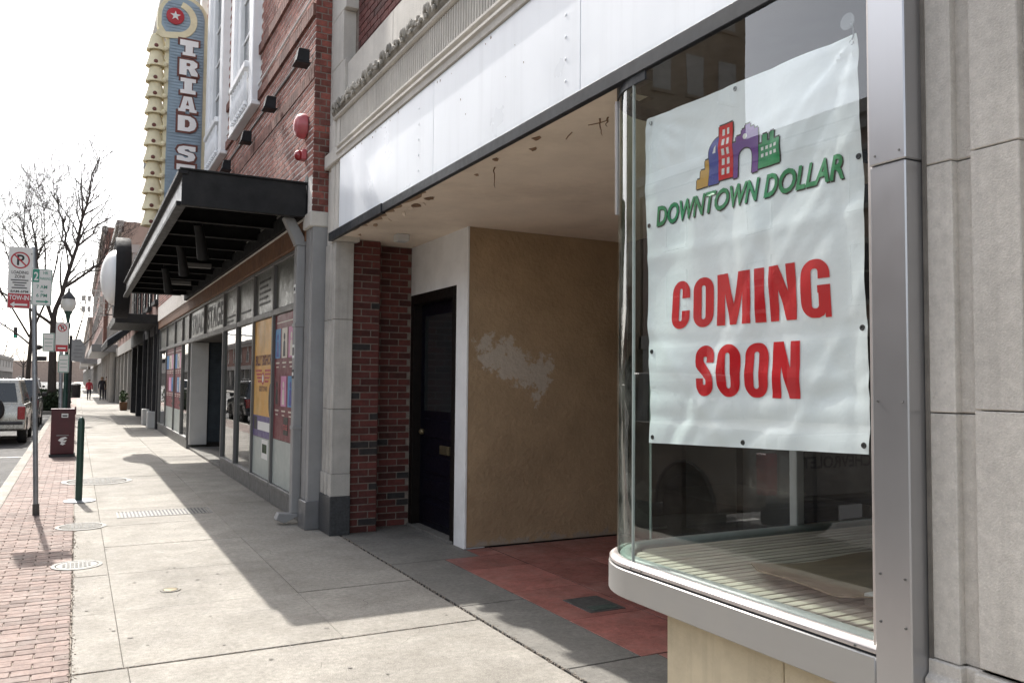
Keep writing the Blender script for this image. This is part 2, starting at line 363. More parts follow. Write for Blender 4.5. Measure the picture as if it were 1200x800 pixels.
# flat lettering and shapes -> mesh in a plane given by origin p, right u, up v, normal n
def flat_mesh(me, p, u, v, n, w=None, h=None, lift=0.003, fn=None, cut=None):
    xs = [q.co.x for q in me.vertices]; ys = [q.co.y for q in me.vertices]
    x0, x1, y0, y1 = min(xs), max(xs), min(ys), max(ys)
    sx = w/(x1-x0) if w else 1.0; sy = h/(y1-y0) if h else sx
    ox, oy = (x0, y0) if w else (0, 0)
    p, u, v, n = Vector(p), Vector(u), Vector(v), Vector(n)
    if cut:
        bm = bmesh.new(); bm.from_mesh(me)
        for q in bm.verts: q.co.x = (q.co.x-ox)*sx; q.co.y = (q.co.y-oy)*sy
        for ax in (0, 1):
            lo = min(q.co[ax] for q in bm.verts); hi = max(q.co[ax] for q in bm.verts); k = lo+cut
            while k < hi:
                pc = Vector((0, 0, 0)); pc[ax] = k; pn = Vector((0, 0, 0)); pn[ax] = 1
                bmesh.ops.bisect_plane(bm, geom=bm.verts[:]+bm.edges[:]+bm.faces[:], plane_co=pc, plane_no=pn); k += cut
        bm.to_mesh(me); bm.free(); sx = sy = 1.0; ox = oy = 0
    for q in me.vertices:
        z = q.co.z
        r = p + u*((q.co.x-ox)*sx) + v*((q.co.y-oy)*sy) + n*(lift+z)
        if fn: r = fn(r)
        q.co = r
    return me
def link_mesh(name, me, mat, parent, **kw):
    me.name = name; me.materials.clear(); me.materials.append(MATS[mat])
    base = wloc(parent) if parent else Vector((0, 0, 0))
    for q in me.vertices: q.co -= base
    me.update()
    o = bpy.data.objects.new(name, me); COL.objects.link(o)
    if parent: o.parent = parent
    return tag(o, **kw)
def text_me(s, bold=0.0, shear=0.0, space=1.0, line=1.0):
    cu = bpy.data.curves.new('lettering', 'FONT'); cu.body = s; cu.offset = bold; cu.shear = shear; cu.space_character = space
    cu.space_line = line; cu.align_x = 'CENTER'; cu.resolution_u = 3; cu.fill_mode = 'FRONT'
    o = bpy.data.objects.new('lettering', cu); COL.objects.link(o)
    dg = bpy.context.evaluated_depsgraph_get(); me = bpy.data.meshes.new_from_object(o.evaluated_get(dg))
    bpy.data.objects.remove(o); bpy.data.curves.remove(cu); return me
def shape_me(loops):
    cu = bpy.data.curves.new('shape', 'CURVE'); cu.dimensions = '2D'; cu.fill_mode = 'FRONT'
    for pts in loops:
        sp = cu.splines.new('POLY'); sp.points.add(len(pts)-1); sp.use_cyclic_u = True
        for i, p in enumerate(pts): sp.points[i].co = (p[0], p[1], 0, 1)
    o = bpy.data.objects.new('shape', cu); COL.objects.link(o)
    dg = bpy.context.evaluated_depsgraph_get(); me = bpy.data.meshes.new_from_object(o.evaluated_get(dg))
    bpy.data.objects.remove(o); bpy.data.curves.remove(cu); return me
UX = dict(u=(0, -1, 0), v=(0, 0, 1), n=(-1, 0, 0))     # faces the street
UY = dict(u=(1, 0, 0), v=(0, 0, 1), n=(0, -1, 0))      # faces back down the pavement
def text(name, s, p, w, h, mat, parent, plane, bold=0.0, shear=0.0, lift=0.003, fn=None, cut=None, space=1.0, line=1.0):
    return link_mesh(name, flat_mesh(text_me(s, bold, shear, space, line), p, w=w, h=h, lift=lift, fn=fn, cut=cut, **plane), mat, parent)
def rect(x0, y0, x1, y1): return [(x0, y0), (x1, y0), (x1, y1), (x0, y1)]
def disc(cx, cy, r, n=28): return [(cx+r*cos(2*pi*i/n), cy+r*sin(2*pi*i/n)) for i in range(n)]
def shape(name, loops, p, mat, parent, plane, lift=0.003, fn=None, cut=None, s=1.0):
    return link_mesh(name, flat_mesh(shape_me([[(a*s, b*s) for a, b in L] for L in loops]), p, lift=lift, fn=fn, cut=cut, **plane), mat, parent)
# brickwork: individual bricks as parts (up to `limit` nearest the camera), the rest joined into one part
CAMP = Vector((0, 0, 1.6))
def brick_field(parent, face, a0, a1, z0, z1, mat, limit, blen=0.203, bh=0.062, gap=0.012, depth=0.05, dark=0.0, dark_mat='brick_dark', skip=None, key=None):
    """face = ('x', X) wall facing -X running along Y, or ('y', Y) wall facing -Y running along X"""
    items = []; row = 0; z = z0
    while z + bh*0.6 < z1:
        hgt = min(bh, z1-z-0.001); a = a0 - (blen+gap)*(0.5 if row % 2 else 0.0)
        while a < a1 - 0.02:
            s, e = max(a, a0), min(a+blen, a1)
            if e-s > 0.03 and not (skip and skip((s+e)/2, z+hgt/2)): items.append((s, e, z, hgt))
            a += blen+gap
        row += 1; z += bh+gap
    pr = random.Random(int(a0*100+z0*10)); out = []
    for s, e, zz, hg in items:
        j = pr.uniform(-0.0035, 0.0)
        c = Vector((face[1], (s+e)/2, zz+hg/2)) if face[0] == 'x' else Vector(((s+e)/2, face[1], zz+hg/2))
        out.append(((c-CAMP).length if key is None else key(c), s, e, zz, hg, j, c))
    out.sort(key=lambda q: q[0]); cache = {}; rest = B()
    for i, (d, s, e, zz, hg, j, c) in enumerate(out):
        L = round(e-s, 3)
        if i < limit:
            dk = pr.random() < dark; k = (L, round(hg, 3), dk)
            if k not in cache:
                b = B()
                if face[0] == 'x': b.box(0, depth, -L/2, L/2, -hg/2, hg/2)
                else: b.box(-L/2, L/2, 0, depth, -hg/2, hg/2)
                cache[k] = b.mesh('brick', dark_mat if dk else mat, 0.003)
            q = c.copy(); q[0 if face[0] == 'x' else 1] += j
            inst('brick', cache[k], parent, q)
        else:
            if face[0] == 'x': rest.box(face[1]+j, face[1]+depth, s, e, zz, zz+hg)
            else: rest.box(s, e, face[1]+j, face[1]+depth, zz, zz+hg)
    if rest.v: put('brickwork', rest, mat, parent, kind='stuff')

# ================================================================== GROUND
put('ground', B().add([(-1500,-1500,-0.30),(1500,-1500,-0.30),(1500,1500,-0.30),(-1500,1500,-0.30)], [(0,1,2,3)]), 'ground', kind='structure')
road = put('road', B().box(-13.2, -0.94, -40, 420, -0.28, -0.15), 'asphalt', kind='structure')
mk = put('road_marking', B().box(-7.1, -6.98, -40, 400, -0.149, -0.146), 'road_paint', road)
for k in range(14): put('road_marking', B().box(-3.25, -0.96, 1.5+k*6.6, 1.6+k*6.6, -0.149, -0.146), 'road_paint', road)
kerb = empty('kerb', (-0.86, 0, 0), kind='structure')
kme = B().box(-0.08, 0.08, -1.49, 1.49, -0.28, 0.0).mesh('kerbstone', 'concrete', 0.018, seg=2)
for k in range(-3, 26): inst('kerbstone', kme, kerb, (-0.86, k*3.0+1.5, 0.0))
put('kerb_run', B().box(-0.94, -0.78, 78, 420, -0.28, 0.0), 'concrete', kerb)
put('far_pavement', B().box(-16.4, -13.2, -40, 420, -0.29, 0.0), 'concrete', kind='structure')
# brick paver strip
strip = empty('paver_strip', (-0.4, 5, 0), kind='structure')
put('bedding', B().box(-0.78, 0.02, -8, 34, -0.25, -0.010), 'sand', strip)
put('paver_far', B().box(-0.78, 0.02, 34, 420, -0.25, -0.002), 'paver', strip)
PL, PW, PG = 0.197, 0.093, 0.0055
pm = {}; rest = B(); cnt = 0; pr = random.Random(3)
row = 0; y = 4.2
while y < 34:
    x = -0.775 - (0.5*(PL+PG) if row % 2 else 0)
    while x < 0.0:
        s, e = max(x, -0.775), min(x+PL, 0.012)
        if e-s > 0.04:
            L = round(e-s, 3); dz = pr.uniform(-0.002, 0.0015)
            if y < 12.6 and cnt < 300 and ((s+e)/2 > -0.10*y+0.1):
                if L not in pm: pm[L] = B().box(-L/2, L/2, -PW/2, PW/2, -0.05, 0).mesh('paver', 'paver', 0.004)
                inst('paver', pm[L], strip, ((s+e)/2, y, dz)); cnt += 1
            else: rest.box(s, e, y-PW/2, y+PW/2, -0.05, dz)
        x += PL+PG
    y += PW+PG; row += 1
y = 4.2-PW-PG
while y > -6:
    x = -0.775
    while x < 0.0: rest.box(x, min(x+PL, 0.012), y-PW/2, y+PW/2, -0.05, pr.uniform(-0.002, 0.0015)); x += PL+PG
    y -= PW+PG
put('paver_field', rest, 'paver', strip, kind='stuff')
# pavement slabs
walk = empty('pavement', (1.2, 5, 0), kind='structure')
put('bedding', B().box(0.02, 2.9, -8, 90, -0.26, -0.016), 'joint', walk)
put('pavement_far', B().box(0.02, 2.9, 90, 420, -0.26, 0.0), 'concrete', walk)
ys = [-6.0, -4.4, -2.8, -1.2, 0.4, 2.0, 3.58, 5.13]
while ys[-1] < 40: ys.append(ys[-1]+1.235)
while ys[-1] < 90: ys.append(ys[-1]+2.5)
pr = random.Random(5)
for i in range(len(ys)-1):
    y0, y1 = ys[i], ys[i+1]
    g0 = 0.010 if abs(y0-5.13) < 0.01 else 0.0022; g1 = 0.011 if abs(y1-5.13) < 0.01 else 0.0022
    cols = [(0.022, 0.28), (0.28, 1.53), (1.53, 2.455)] if y0 > 5 else [(0.022, 0.30), (0.30, 2.455)]
    if y0 > 8.3: cols = cols[:-1] + [(1.53, 2.46)]
    for (c0, c1) in cols:
        put('slab', B().box(c0+0.0015, c1-0.0015, y0+g0, y1-g1, -0.2, pr.uniform(-0.002, 0.002)), 'concrete', walk, 0.005, seg=2)
put('crack_fill', B().box(0.02, 2.46, 5.115, 5.145, -0.03, -0.012).box(2.455, 2.48, 3.5, 8.45, -0.03, -0.010), 'crack_dark', walk)
# crack with grit between pavement and entrance apron
gr = B(); pr = random.Random(9)
for k in range(520):
    yy = pr.uniform(3.6, 8.4); s = pr.uniform(0.003, 0.009); xx = 2.468+pr.gauss(0, 0.012)
    gr.box(xx, xx+s, yy, yy+s, -0.008, pr.uniform(-0.002, 0.005))
for k in range(260):
    yy = 5.13+pr.gauss(0, 0.008); s = pr.uniform(0.003, 0.007); xx = pr.uniform(0.02, 2.45); gr.box(xx, xx+s, yy, yy+s, -0.009, pr.uniform(-0.003, 0.002))
for k in range(420):
    yy = pr.uniform(4.6, 11); s = pr.uniform(0.004, 0.010); xx = 0.017+pr.gauss(0, 0.012); gr.box(xx, xx+s, yy, yy+s, -0.008, pr.uniform(0.001, 0.006))
put('grit', gr, 'sand', walk, kind='stuff')
cr = random.Random(41)
for (x, y, a, L) in ((0.55, 6.5, 0.5, 0.9), (1.7, 7.7, 1.9, 0.8), (1.2, 4.6, 0.2, 1.1), (0.9, 9.3, 1.2, 1.0), (2.1, 6.0, 2.4, 0.5)):
    b = B(); n = 14; P = []
    for i in range(n+1): P.append((x, y)); a += cr.gauss(0, .35); x += cos(a)*L/n; y += sin(a)*L/n
    for i in range(n):
        w = 0.0016*(1-abs(2*i/n-1)*0.7); b.add([(P[i][0]-w, P[i][1], 0.0034), (P[i][0]+w, P[i][1], 0.0034), (P[i+1][0]+w, P[i+1][1], 0.0034), (P[i+1][0]-w, P[i+1][1], 0.0034)], [(0, 1, 2, 3)])
    put('hairline_crack', b, 'crack_dark', walk)
# gum spots and little dark marks trodden flat on the slabs
gm = B()
for k in range(70):
    xx, yy = pr.uniform(0.1, 2.4), pr.uniform(3.8, 14); r = pr.uniform(0.007, 0.017)
    gm.add([(xx+r*cos(a)*pr.uniform(.8, 1.2), yy+r*sin(a)*pr.uniform(.8, 1.2), 0.0035) for a in [i*pi/4 for i in range(8)]], [list(range(8))])
put('gum_spots', gm, 'gum', walk, kind='stuff')
# entrance apron and tiles
apron = empty('entrance_floor', (3.2, 6, 0), kind='structure')
put('bedding', B().box(2.47, 6.0, 1.0, 9.2, -0.25, -0.0015), 'crack_dark', apron)
for (x0, x1, y0, y1) in ((2.478, 2.985, 4.03, 5.46), (2.478, 2.985, 5.466, 6.96), (2.478, 3.34, 6.966, 8.0), (2.478, 3.34, 8.006, 8.9), (2.478, 3.1, 1.6, 4.022)):
    put('slab', B().box(x0, x1, y0+.003, y1-.003, -0.1, 0.001), 'concrete_old', apron, 0.003)
tx = [2.990, 3.60, 4.20, 4.80, 5.4]; ty = [3.2, 4.02, 4.84, 5.66, 6.48, 7.28]
for i in range(4):
    for j in range(5):
        if i == 0 and j == 4: put('red_tile', B().box(3.345, tx[1]-0.010, 6.97, ty[5], -0.06, 0.0), 'red_tile', apron, 0.003); put('red_tile', B().box(tx[0], tx[1]-0.010, ty[4]+0.004, 6.962, -0.06, 0.0), 'red_tile', apron, 0.003)
        elif i == 0 and j == 0: put('red_tile', B().box(3.105, tx[1]-0.010, ty[0], ty[1]-0.004, -0.06, 0.0), 'red_tile', apron, 0.003)
        else: put('red_tile', B().box(tx[i], tx[i+1]-0.004, ty[j]+0.004, ty[j+1], -0.06, 0.0), 'red_tile', apron, 0.003)
put('repair_patch', B().box(3.22, 3.52, 4.92, 5.30, -0.02, 0.004), 'iron', apron, 0.002)
put('repair_patch', B().box(3.27, 3.48, 4.95, 5.05, 0.003, 0.0075), 'green_patch', apron, 0.001)
# covers set into the pavement
def cover(x, y, r, label, ring='iron'):
    e = empty('manhole_cover', (x, y, 0), label, 'manhole cover')
    put('frame', B().lathe([(r*0.84, 0.001), (r*0.84, 0.006), (r, 0.006), (r, 0.001)], (x, y, 0), 36), 'cover_iron', e)
    put('lid', B().lathe([(r*0.80, 0.0), (r*0.80, 0.005), (0.001, 0.005)], (x, y, 0), 36), ring, e)
    b = B()
    for i in range(-4, 5):
        for j in range(-4, 5):
            if (i*i+j*j) < 15: b.box(x+i*r*.16-.4*r*.16, x+i*r*.16+.3*r*.16, y+j*r*.16-.3*r*.16, y+j*r*.16+.3*r*.16, 0.004, 0.0085)
    put('tread', b, 'cover_iron', e, kind='stuff'); return e
cover(0.05, 8.08, 0.20, 'round cast iron cover with raised tread, astride the brick edge nearer the crack')
cover(0.09, 10.15, 0.25, 'pale round cover between the green bollard and the sign post', 'concrete_old')
cover(0.33, 14.5, 0.50, 'large round concrete-filled cover beyond the pavement grating', 'concrete_old')
e = empty('valve_cap', (0.68, 6.85, 0), 'small brass valve cap set in a sunny pavement slab', 'valve cap')
put('frame', B().lathe([(0.055, 0.001), (0.055, 0.005), (0.075, 0.005), (0.075, 0.001)], (0.68, 6.85, 0), 24), 'concrete', e)
put('lid', B().lathe([(0.05, 0.0), (0.05, 0.006), (0.02, 0.008), (0.001, 0.008)], (0.68, 6.85, 0), 24), 'brass', e)
e = empty('pavement_grating', (0.98, 10.8, 0), 'long steel bar grating sunk across the pavement slabs', 'grating')
put('pit', B().box(0.5, 1.46, 10.58, 11.02, -0.01, 0.0025), 'iron_dark', e)
put('frame', B().box(0.48, 1.48, 10.56, 10.58, 0, 0.006).box(0.48, 1.48, 11.02, 11.04, 0, 0.006).box(0.46, 0.48, 10.56, 11.04, 0, 0.006).box(1.48, 1.50, 10.56, 11.04, 0, 0.006), 'cover_iron', e)
bar = B().box(-0.011, 0.011, -0.22, 0.22, 0, 0.0055).mesh('bar', 'cover_iron')
for k in range(24): inst('bar', bar, e, (0.51+k*0.0405, 10.8, 0.0))

# ================================================================== SHOP BUILDING (near, right)
shop = empty('shop_building', (3.0, 5.0, 0), 'closed shop with white metal fascia, stone pilasters and a recessed doorway', 'building')
XF = 2.35
# --- wall core above the fascia
put('wall_core', B().box(2.62, 8.0, -4.0, 8.92, 3.28, 14.0), 'mortar_dark', shop)
# fascia panels with bolts
for (y0, y1) in ((5.805, 8.36), (3.72, 5.80), (1.60, 3.715), (-1.2, 1.595)):
    p = put('fascia_panel', B().box(XF, 2.60, y0, y1, 3.155, 3.90), 'white_metal', shop, 0.003)
bolt = B().lathe([(0.009, 0.0), (0.008, -0.003), (0.004, -0.0045), (0.0005, -0.0045)], (0, 0, 0), 10, axis=0).mesh('bolt', 'white_metal', smooth=True)
for yb in (6.11, 3.87):
    for k in range(5): inst('bolt', bolt, shop, (XF, yb, 3.27+k*0.125))
wr_ = random.Random(77); 
for k in range(26):   # chips and rust marks in the paint
    y, z = (wr_.uniform(3.2, 8.2), 3.885-abs(wr_.gauss(0, .03))) if k < 16 else (wr_.uniform(2.4, 6.0), wr_.uniform(3.3, 3.85))
    s = wr_.uniform(0.003, 0.010); n = 6
    put('paint_chip', B().prism([(y+s*cos(2*pi*i/n)*wr_.uniform(.4, 1), z+s*1.6*sin(2*pi*i/n)*wr_.uniform(.4, 1)) for i in range(n)], 0, XF-0.0012, XF+0.001), 'flake', shop)
# soffit
put('fascia_trim', B().box(2.325, 2.365, -1.2, 6.92, 3.082, 3.158), 'black_trim', shop, 0.003)
put('fascia_trim', B().box(2.318, 2.365, 6.925, 8.64, 3.076, 3.162), 'black_trim', shop, 0.003)
put('soffit', B().box(2.366, 6.6, 1.70, 8.50, 3.11, 3.20).box(2.60, 6.6, 8.50, 8.95, 3.11, 3.20), 'soffit_paint', shop)
pz = random.Random(31); edge = [(2.37, 8.42)]; yy = 8.42
while yy > 6.1: edge.append((2.40+pz.uniform(0.0, 0.11)*min(1, (8.5-yy))*(0.4+0.6*(yy-6.0)/2.4), yy)); yy -= pz.uniform(0.04, 0.12)
edge.append((2.37, yy)); put('bare_edge', B().prism(edge, 2, 3.1065, 3.112), 'flake_pale', shop)
fl = random.Random(21)
def flake(x, y, s, drop):
    b = B(); n = 7; pts = []
    for i in range(n):
        a = 2*pi*i/n; r = s*fl.uniform(0.5, 1.2); pts.append((x+r*cos(a)*0.5, y+r*sin(a), 3.106-drop*max(0, cos(a))*fl.uniform(.6, 1)))
    b.add(pts + [(p[0]+0.002, p[1]+.002, p[2]+0.0035) for p in pts], [list(range(n)), list(range(n, 2*n))[::-1]] + [[i, (i+1) % n, n+(i+1) % n, n+i] for i in range(n)])
    put('paint_flake', b, fl.choice(['flake', 'soffit_paint', 'flake_pale']), shop)
for k in range(10): flake(2.50+fl.random()*0.06, 6.0+fl.random()*2.4, fl.uniform(0.025, 0.09), fl.uniform(0.0, 0.03))
for k in range(4): flake(2.45+fl.random()*0.12, 4.0+fl.random()*2.0, fl.uniform(0.02, 0.05), fl.uniform(0, .02))
def wire(x, y, L, seed):
    r = random.Random(seed); pts = [(x, y, 3.11)]
    for k in range(6): q = pts[-1]; pts.append((q[0]+r.uniform(-.01, .01), q[1]+r.uniform(-.012, .012), q[2]-L/6))
    put('loose_strip', B().tube(pts, [0.006, .005, .004, .004, .003, .003, .001], 5), 'flake', shop)
wire(2.56, 5.16, 0.15, 1); wire(2.60, 3.90, 0.10, 2); wire(2.63, 3.86, 0.06, 3)
for (xx, yy, aa) in ((2.60, 4.2, 1.2), (2.66, 3.9, 2.0), (3.1, 4.1, .5)):
    put('ceiling_crack', B().tube([(xx, yy, 3.109), (xx+.05*cos(aa), yy+.08*sin(aa), 3.107), (xx+.12*cos(aa), yy+.15*sin(aa), 3.109)], 0.004, 5), 'flake', shop)
put('ceiling_lamp', B().box(2.855, 2.985, 7.975, 8.105, 3.035, 3.112), 'panel_white', shop, 0.008)
# --- entablature: mouldings, fluted frieze, carved cornice, stone band, brick
put('lower_moulding', B().prism([(2.60,3.90),(2.335,3.905),(2.335,3.955),(2.318,3.965),(2.318,3.985),(2.345,3.995),(2.345,4.02),(2.325,4.035),(2.325,4.055),(2.36,4.065),(2.60,4.065)], 1, -1.2, 8.42), 'stone', shop, 0.002)
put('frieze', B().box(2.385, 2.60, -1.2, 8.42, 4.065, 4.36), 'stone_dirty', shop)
fb = B(); yy = 2.2
while yy < 8.40:
    fb.prism([(2.386, yy), (2.364, yy+0.006), (2.364, yy+0.026), (2.386, yy+0.032)], 2, 4.07, 4.355); yy += 0.045
put('fluting', fb, 'stone', shop, kind='stuff')
put('cornice_fillet', B().prism([(2.60,4.362),(2.35,4.362),(2.335,4.375),(2.335,4.395),(2.36,4.40),(2.60,4.40)], 1, -1.2, 8.60), 'stone', shop, 0.002)
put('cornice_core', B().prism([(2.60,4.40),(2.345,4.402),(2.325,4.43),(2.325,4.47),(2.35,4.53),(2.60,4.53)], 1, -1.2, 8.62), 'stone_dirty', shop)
lf = B()
for k, (a, l) in enumerate(((-0.9, .05), (-0.45, .062), (0, .068), (0.45, .062), (0.9, .05))):
    lf.ball((-0.012-0.006*(k % 2), sin(a)*l*0.8, cos(a)*l*0.75-0.005), 0.022, 6, 4, (0.75, 0.7, 1.45))
lf.ball((-0.02, 0, -0.02), 0.02, 6, 4, (0.8, 1, 1.1)); lfm = lf.mesh('carved_leaf', 'stone_dirty', smooth=True)
ls = lf = B()
for k in range(5): ls.ball((-0.008-0.003*k, 0.05*cos(k*1.25)*(1-k*.16), 0.04*sin(k*1.25)*(1-k*.16)), 0.024-0.002*k, 6, 4, (0.8, 1, 1))
lsm = ls.mesh('carved_leaf', 'stone_dirty', smooth=True)
k = 0; yy = 2.4; pr = random.Random(2)
while yy < 8.6:
    inst('carved_leaf', lfm if k % 3 else lsm, shop, (2.328, yy, 4.452+pr.uniform(-.006, .006)), rot=(pr.uniform(-.35, .35), 0, 0), scale=(0.9, 1.65, 1.12)); yy += 0.175; k += 1
for i, (y0, y1) in enumerate(((-1.2, 3.2), (3.206, 5.1), (5.106, 7.0), (7.006, 8.50))):
    put('stone_band', B().box(2.43, 2.62, y0, y1, 4.53, 4.95), 'stone', shop, 0.004)
bw = put('brick_wall', B().box(2.536, 2.63, 1.5, 8.55, 4.95, 9.0), 'mortar_dark', shop)
brick_field(bw, ('x', 2.53), 4.0, 8.38, 4.955, 7.2, 'brick_red', 290)
put('window_sill', B().box(2.47, 2.56, 5.9, 7.35, 5.42, 5.52), 'stone', shop, 0.006)
# left pilaster: black granite plinth, moulded stone blocks with reeded edges
def pil(z0, z1, d=0.0, name='pilaster_block', mat='stone_pil', y1=8.90):
    pts = [(2.362-d, 8.50-d), (2.362-d, 8.60), (2.382, 8.612), (2.382, 8.64), (2.362-d, 8.652), (2.362-d, 8.745), (2.385, 8.757), (2.385, 8.785), (2.365-d, 8.797), (2.365-d, y1+d), (2.56, y1+d), (2.56, 8.50-d)]
    return put(name, B().prism(pts, 2, z0, z1), mat, shop, 0.004)
put('plinth', B().box(2.348, 2.565, 8.482, 8.915, 0, 0.40), 'granite', shop, 0.006)
pil(0.402, 0.63, 0.010); pil(0.633, 1.30); pil(1.304, 2.24); pil(2.244, 3.06)
for (z0, z1) in ((3.062, 3.88), (3.883, 4.40)): put('pilaster_block', B().prism([(2.40, 8.43), (2.362, 8.44), (2.362, 8.56), (2.382, 8.57), (2.382, 8.60), (2.362, 8.61), (2.362, 8.74), (2.385, 8.76), (2.385, 8.92), (2.60, 8.92), (2.60, 8.43)], 2, z0, z1), 'stone', shop, 0.003)
put('capital', B().prism([(2.60,8.42),(2.335,8.42),(2.335,8.93),(2.60,8.93)], 2, 3.90, 4.06), 'stone', shop, 0.012)
for z0, z1, y0 in ((4.54, 5.0, 8.42), (5.003, 5.55, 8.50), (5.553, 6.1, 8.42), (6.103, 6.7, 8.50), (6.703, 7.3, 8.42), (7.303, 8.2, 8.50)): put('quoin', B().box(2.40, 2.62, y0, 8.93, z0, z1), 'stone', shop, 0.005)
# brick piers beside the doorway
p1 = put('brick_pier', B().box(2.561, 2.865, 8.561, 9.2, 0, 3.109), 'mortar_dark', shop)
brick_field(p1, ('y', 8.555), 2.568, 2.872, 0.004, 3.10, 'brick_red', 300, depth=0.03, dark=0.09)
p2_ = put('brick_pier', B().box(2.867, 3.34, 8.816, 9.2, 0, 3.109), 'mortar_dark', shop)
brick_field(p2_, ('y', 8.81), 2.868, 3.325, 0.004, 3.10, 'brick_red', 300, depth=0.03, dark=0.03)
# white wall with the dark door, parallel to the street
put('door_wall', B().box(3.33, 3.55, 8.80, 9.15, -0.02, 3.112).box(3.33, 3.55, 7.30, 7.545, -0.02, 3.112).box(3.33, 3.55, 7.545, 8.80, 2.565, 3.112), 'white_paint', shop)
fr = put('door_frame', B().box(3.322, 3.46, 8.70, 8.798, 0, 2.563).box(3.322, 3.46, 7.547, 7.635, 0, 2.563).box(3.322, 3.46, 7.635, 8.70, 2.455, 2.563), 'door_frame_dark', shop, 0.004)
put('threshold', B().box(3.30, 3.5, 7.55, 8.79, -0.02, 0.03), 'concrete_old', shop, 0.004)
door = put('door', B().box(3.42, 3.465, 7.637, 8.698, 0.032, 2.453), 'door_blue', shop)
for (z0, z1) in ((0.10, 0.30), (0.36, 0.55), (0.61, 0.80), (0.99, 1.20)):
    put('door_panel', B().box(3.405, 3.43, 7.74, 8.60, z0, z1), 'door_blue', door, 0.012)
put('door_pane', B().box(3.412, 3.43, 7.76, 8.58, 1.28, 2.32), 'auto_glass', door, 0.004)
put('mail_slot', B().box(3.398, 3.425, 7.86, 8.10, 0.84, 0.93), 'brass', door, 0.004)
put('mail_flap', B().box(3.392, 3.40, 7.88, 8.08, 0.86, 0.91), 'brass', door, 0.003)
put('door_knob', B().ball((3.385, 8.57, 1.05), 0.035, 12, 8).cyl((3.385, 8.57, 1.05), (3.42, 8.57, 1.05), 0.012), 'brass', door, smooth=True)
# tan rendered wall
put('rendered_wall', B().box(3.331, 5.2, 7.285, 7.56, 0.012, 3.112), 'stucco', shop, 0.006)
put('white_corner', B().box(3.322, 3.346, 7.276, 7.30, 0.005, 3.112), 'white_paint', shop, 0.004)
# back of the recess: dark shopfront
put('entrance_front', B().box(5.2, 5.32, 3.6, 7.56, -0.01, 3.112), 'interior_dark', shop)
ed = put('entrance_door', B().box(5.15, 5.198, 4.7, 6.3, 0.02, 2.5), 'door_frame_dark', shop, 0.004)
for yy in (4.78, 5.54): put('pane', B().box(5.135, 5.152, yy, yy+0.68, 0.25, 2.4), 'auto_glass', ed, 0.003)
# --- display window bay
CX, CY = 2.745, 3.22
def bay(r, x0, ystart=1.85, xend=5.15):
    pts = [(x0, ystart), (x0, 2.5)]
    pts += [(CX-r*cos(a), CY+r*sin(a)) for a in [i*pi/2/16 for i in range(17)]]
    return pts + [(xend, CY+r)]
path = bay(0.405, 2.34)
rp = [(p[0], p[1]) for p in path]
put('window_base', B().sweep(rp, [(0.04, 0.595), (0.04, 0.728), (-0.02, 0.728), (-0.02, 0.595)]), 'aluminium_matt', shop, 0.004, smooth=True)
put('window_base_shadow_gap', B().sweep(rp, [(0.028, 0.728), (0.028, 0.737), (-0.02, 0.737), (-0.02, 0.728)]), 'black_trim', shop)
put('glazing_bead', B().sweep(rp, [(0.036, 0.737), (0.036, 0.752), (0.012, 0.766), (-0.004, 0.766), (-0.004, 0.737)]), 'bead_metal', shop, 0.002, smooth=True)
sc = B()
for yy in (1.93, 3.10, 3.18): sc.lathe([(0.005, 0), (0.004, -0.003), (0.0005, -0.003)], (2.302, yy, 0.745), 8, axis=0)
put('bead_screws', sc, 'iron', shop)
put('inner_sill', B().sweep(rp, [(-0.016, 0.735), (-0.016, 0.762), (-0.03, 0.772), (-0.06, 0.772), (-0.085, 0.758), (-0.085, 0.735)]), 'inner_bead', shop, 0.003, smooth=True)
def gl(path, name, mat):
    put(name, B().sweep(path, [(0.0, 0.755), (0.0, 3.075), (-0.008, 3.075), (-0.008, 0.755)]), mat, shop, smooth=True)
gl([(2.34, 1.862), (2.34, 3.214)], 'front_pane', 'shop_glass')
gl([(CX-.405*cos(a), CY+.405*sin(a)) for a in [i*pi/2/20 for i in range(21)]], 'curved_pane', 'curved_glass')
gl([(2.752, 3.625), (3.80, 3.625)], 'side_pane', 'shop_glass')
gl([(3.86, 3.625), (5.14, 3.625)], 'side_pane', 'shop_glass')
put('pane_edge', B().box(2.335, 2.350, 3.2145, 3.2195, 0.757, 3.074), 'inner_bead', shop)
put('pane_edge', B().box(2.747, 2.752, 3.613, 3.628, 0.757, 3.074), 'inner_bead', shop)
put('window_head', B().sweep([(2.34, 3.12)]+rp[2:], [(0.006, 3.035), (0.006, 3.112), (-0.045, 3.112), (-0.045, 3.035)]), 'black_trim', shop, 0.003)
put('chrome_strip', B().tube([(CX-.412*cos(.55), CY+.412*sin(.55), 3.03), (CX-.412*cos(.55), CY+.412*sin(.55), 2.45)], [0.011, 0.008], 8), 'bead_metal', shop, smooth=True)
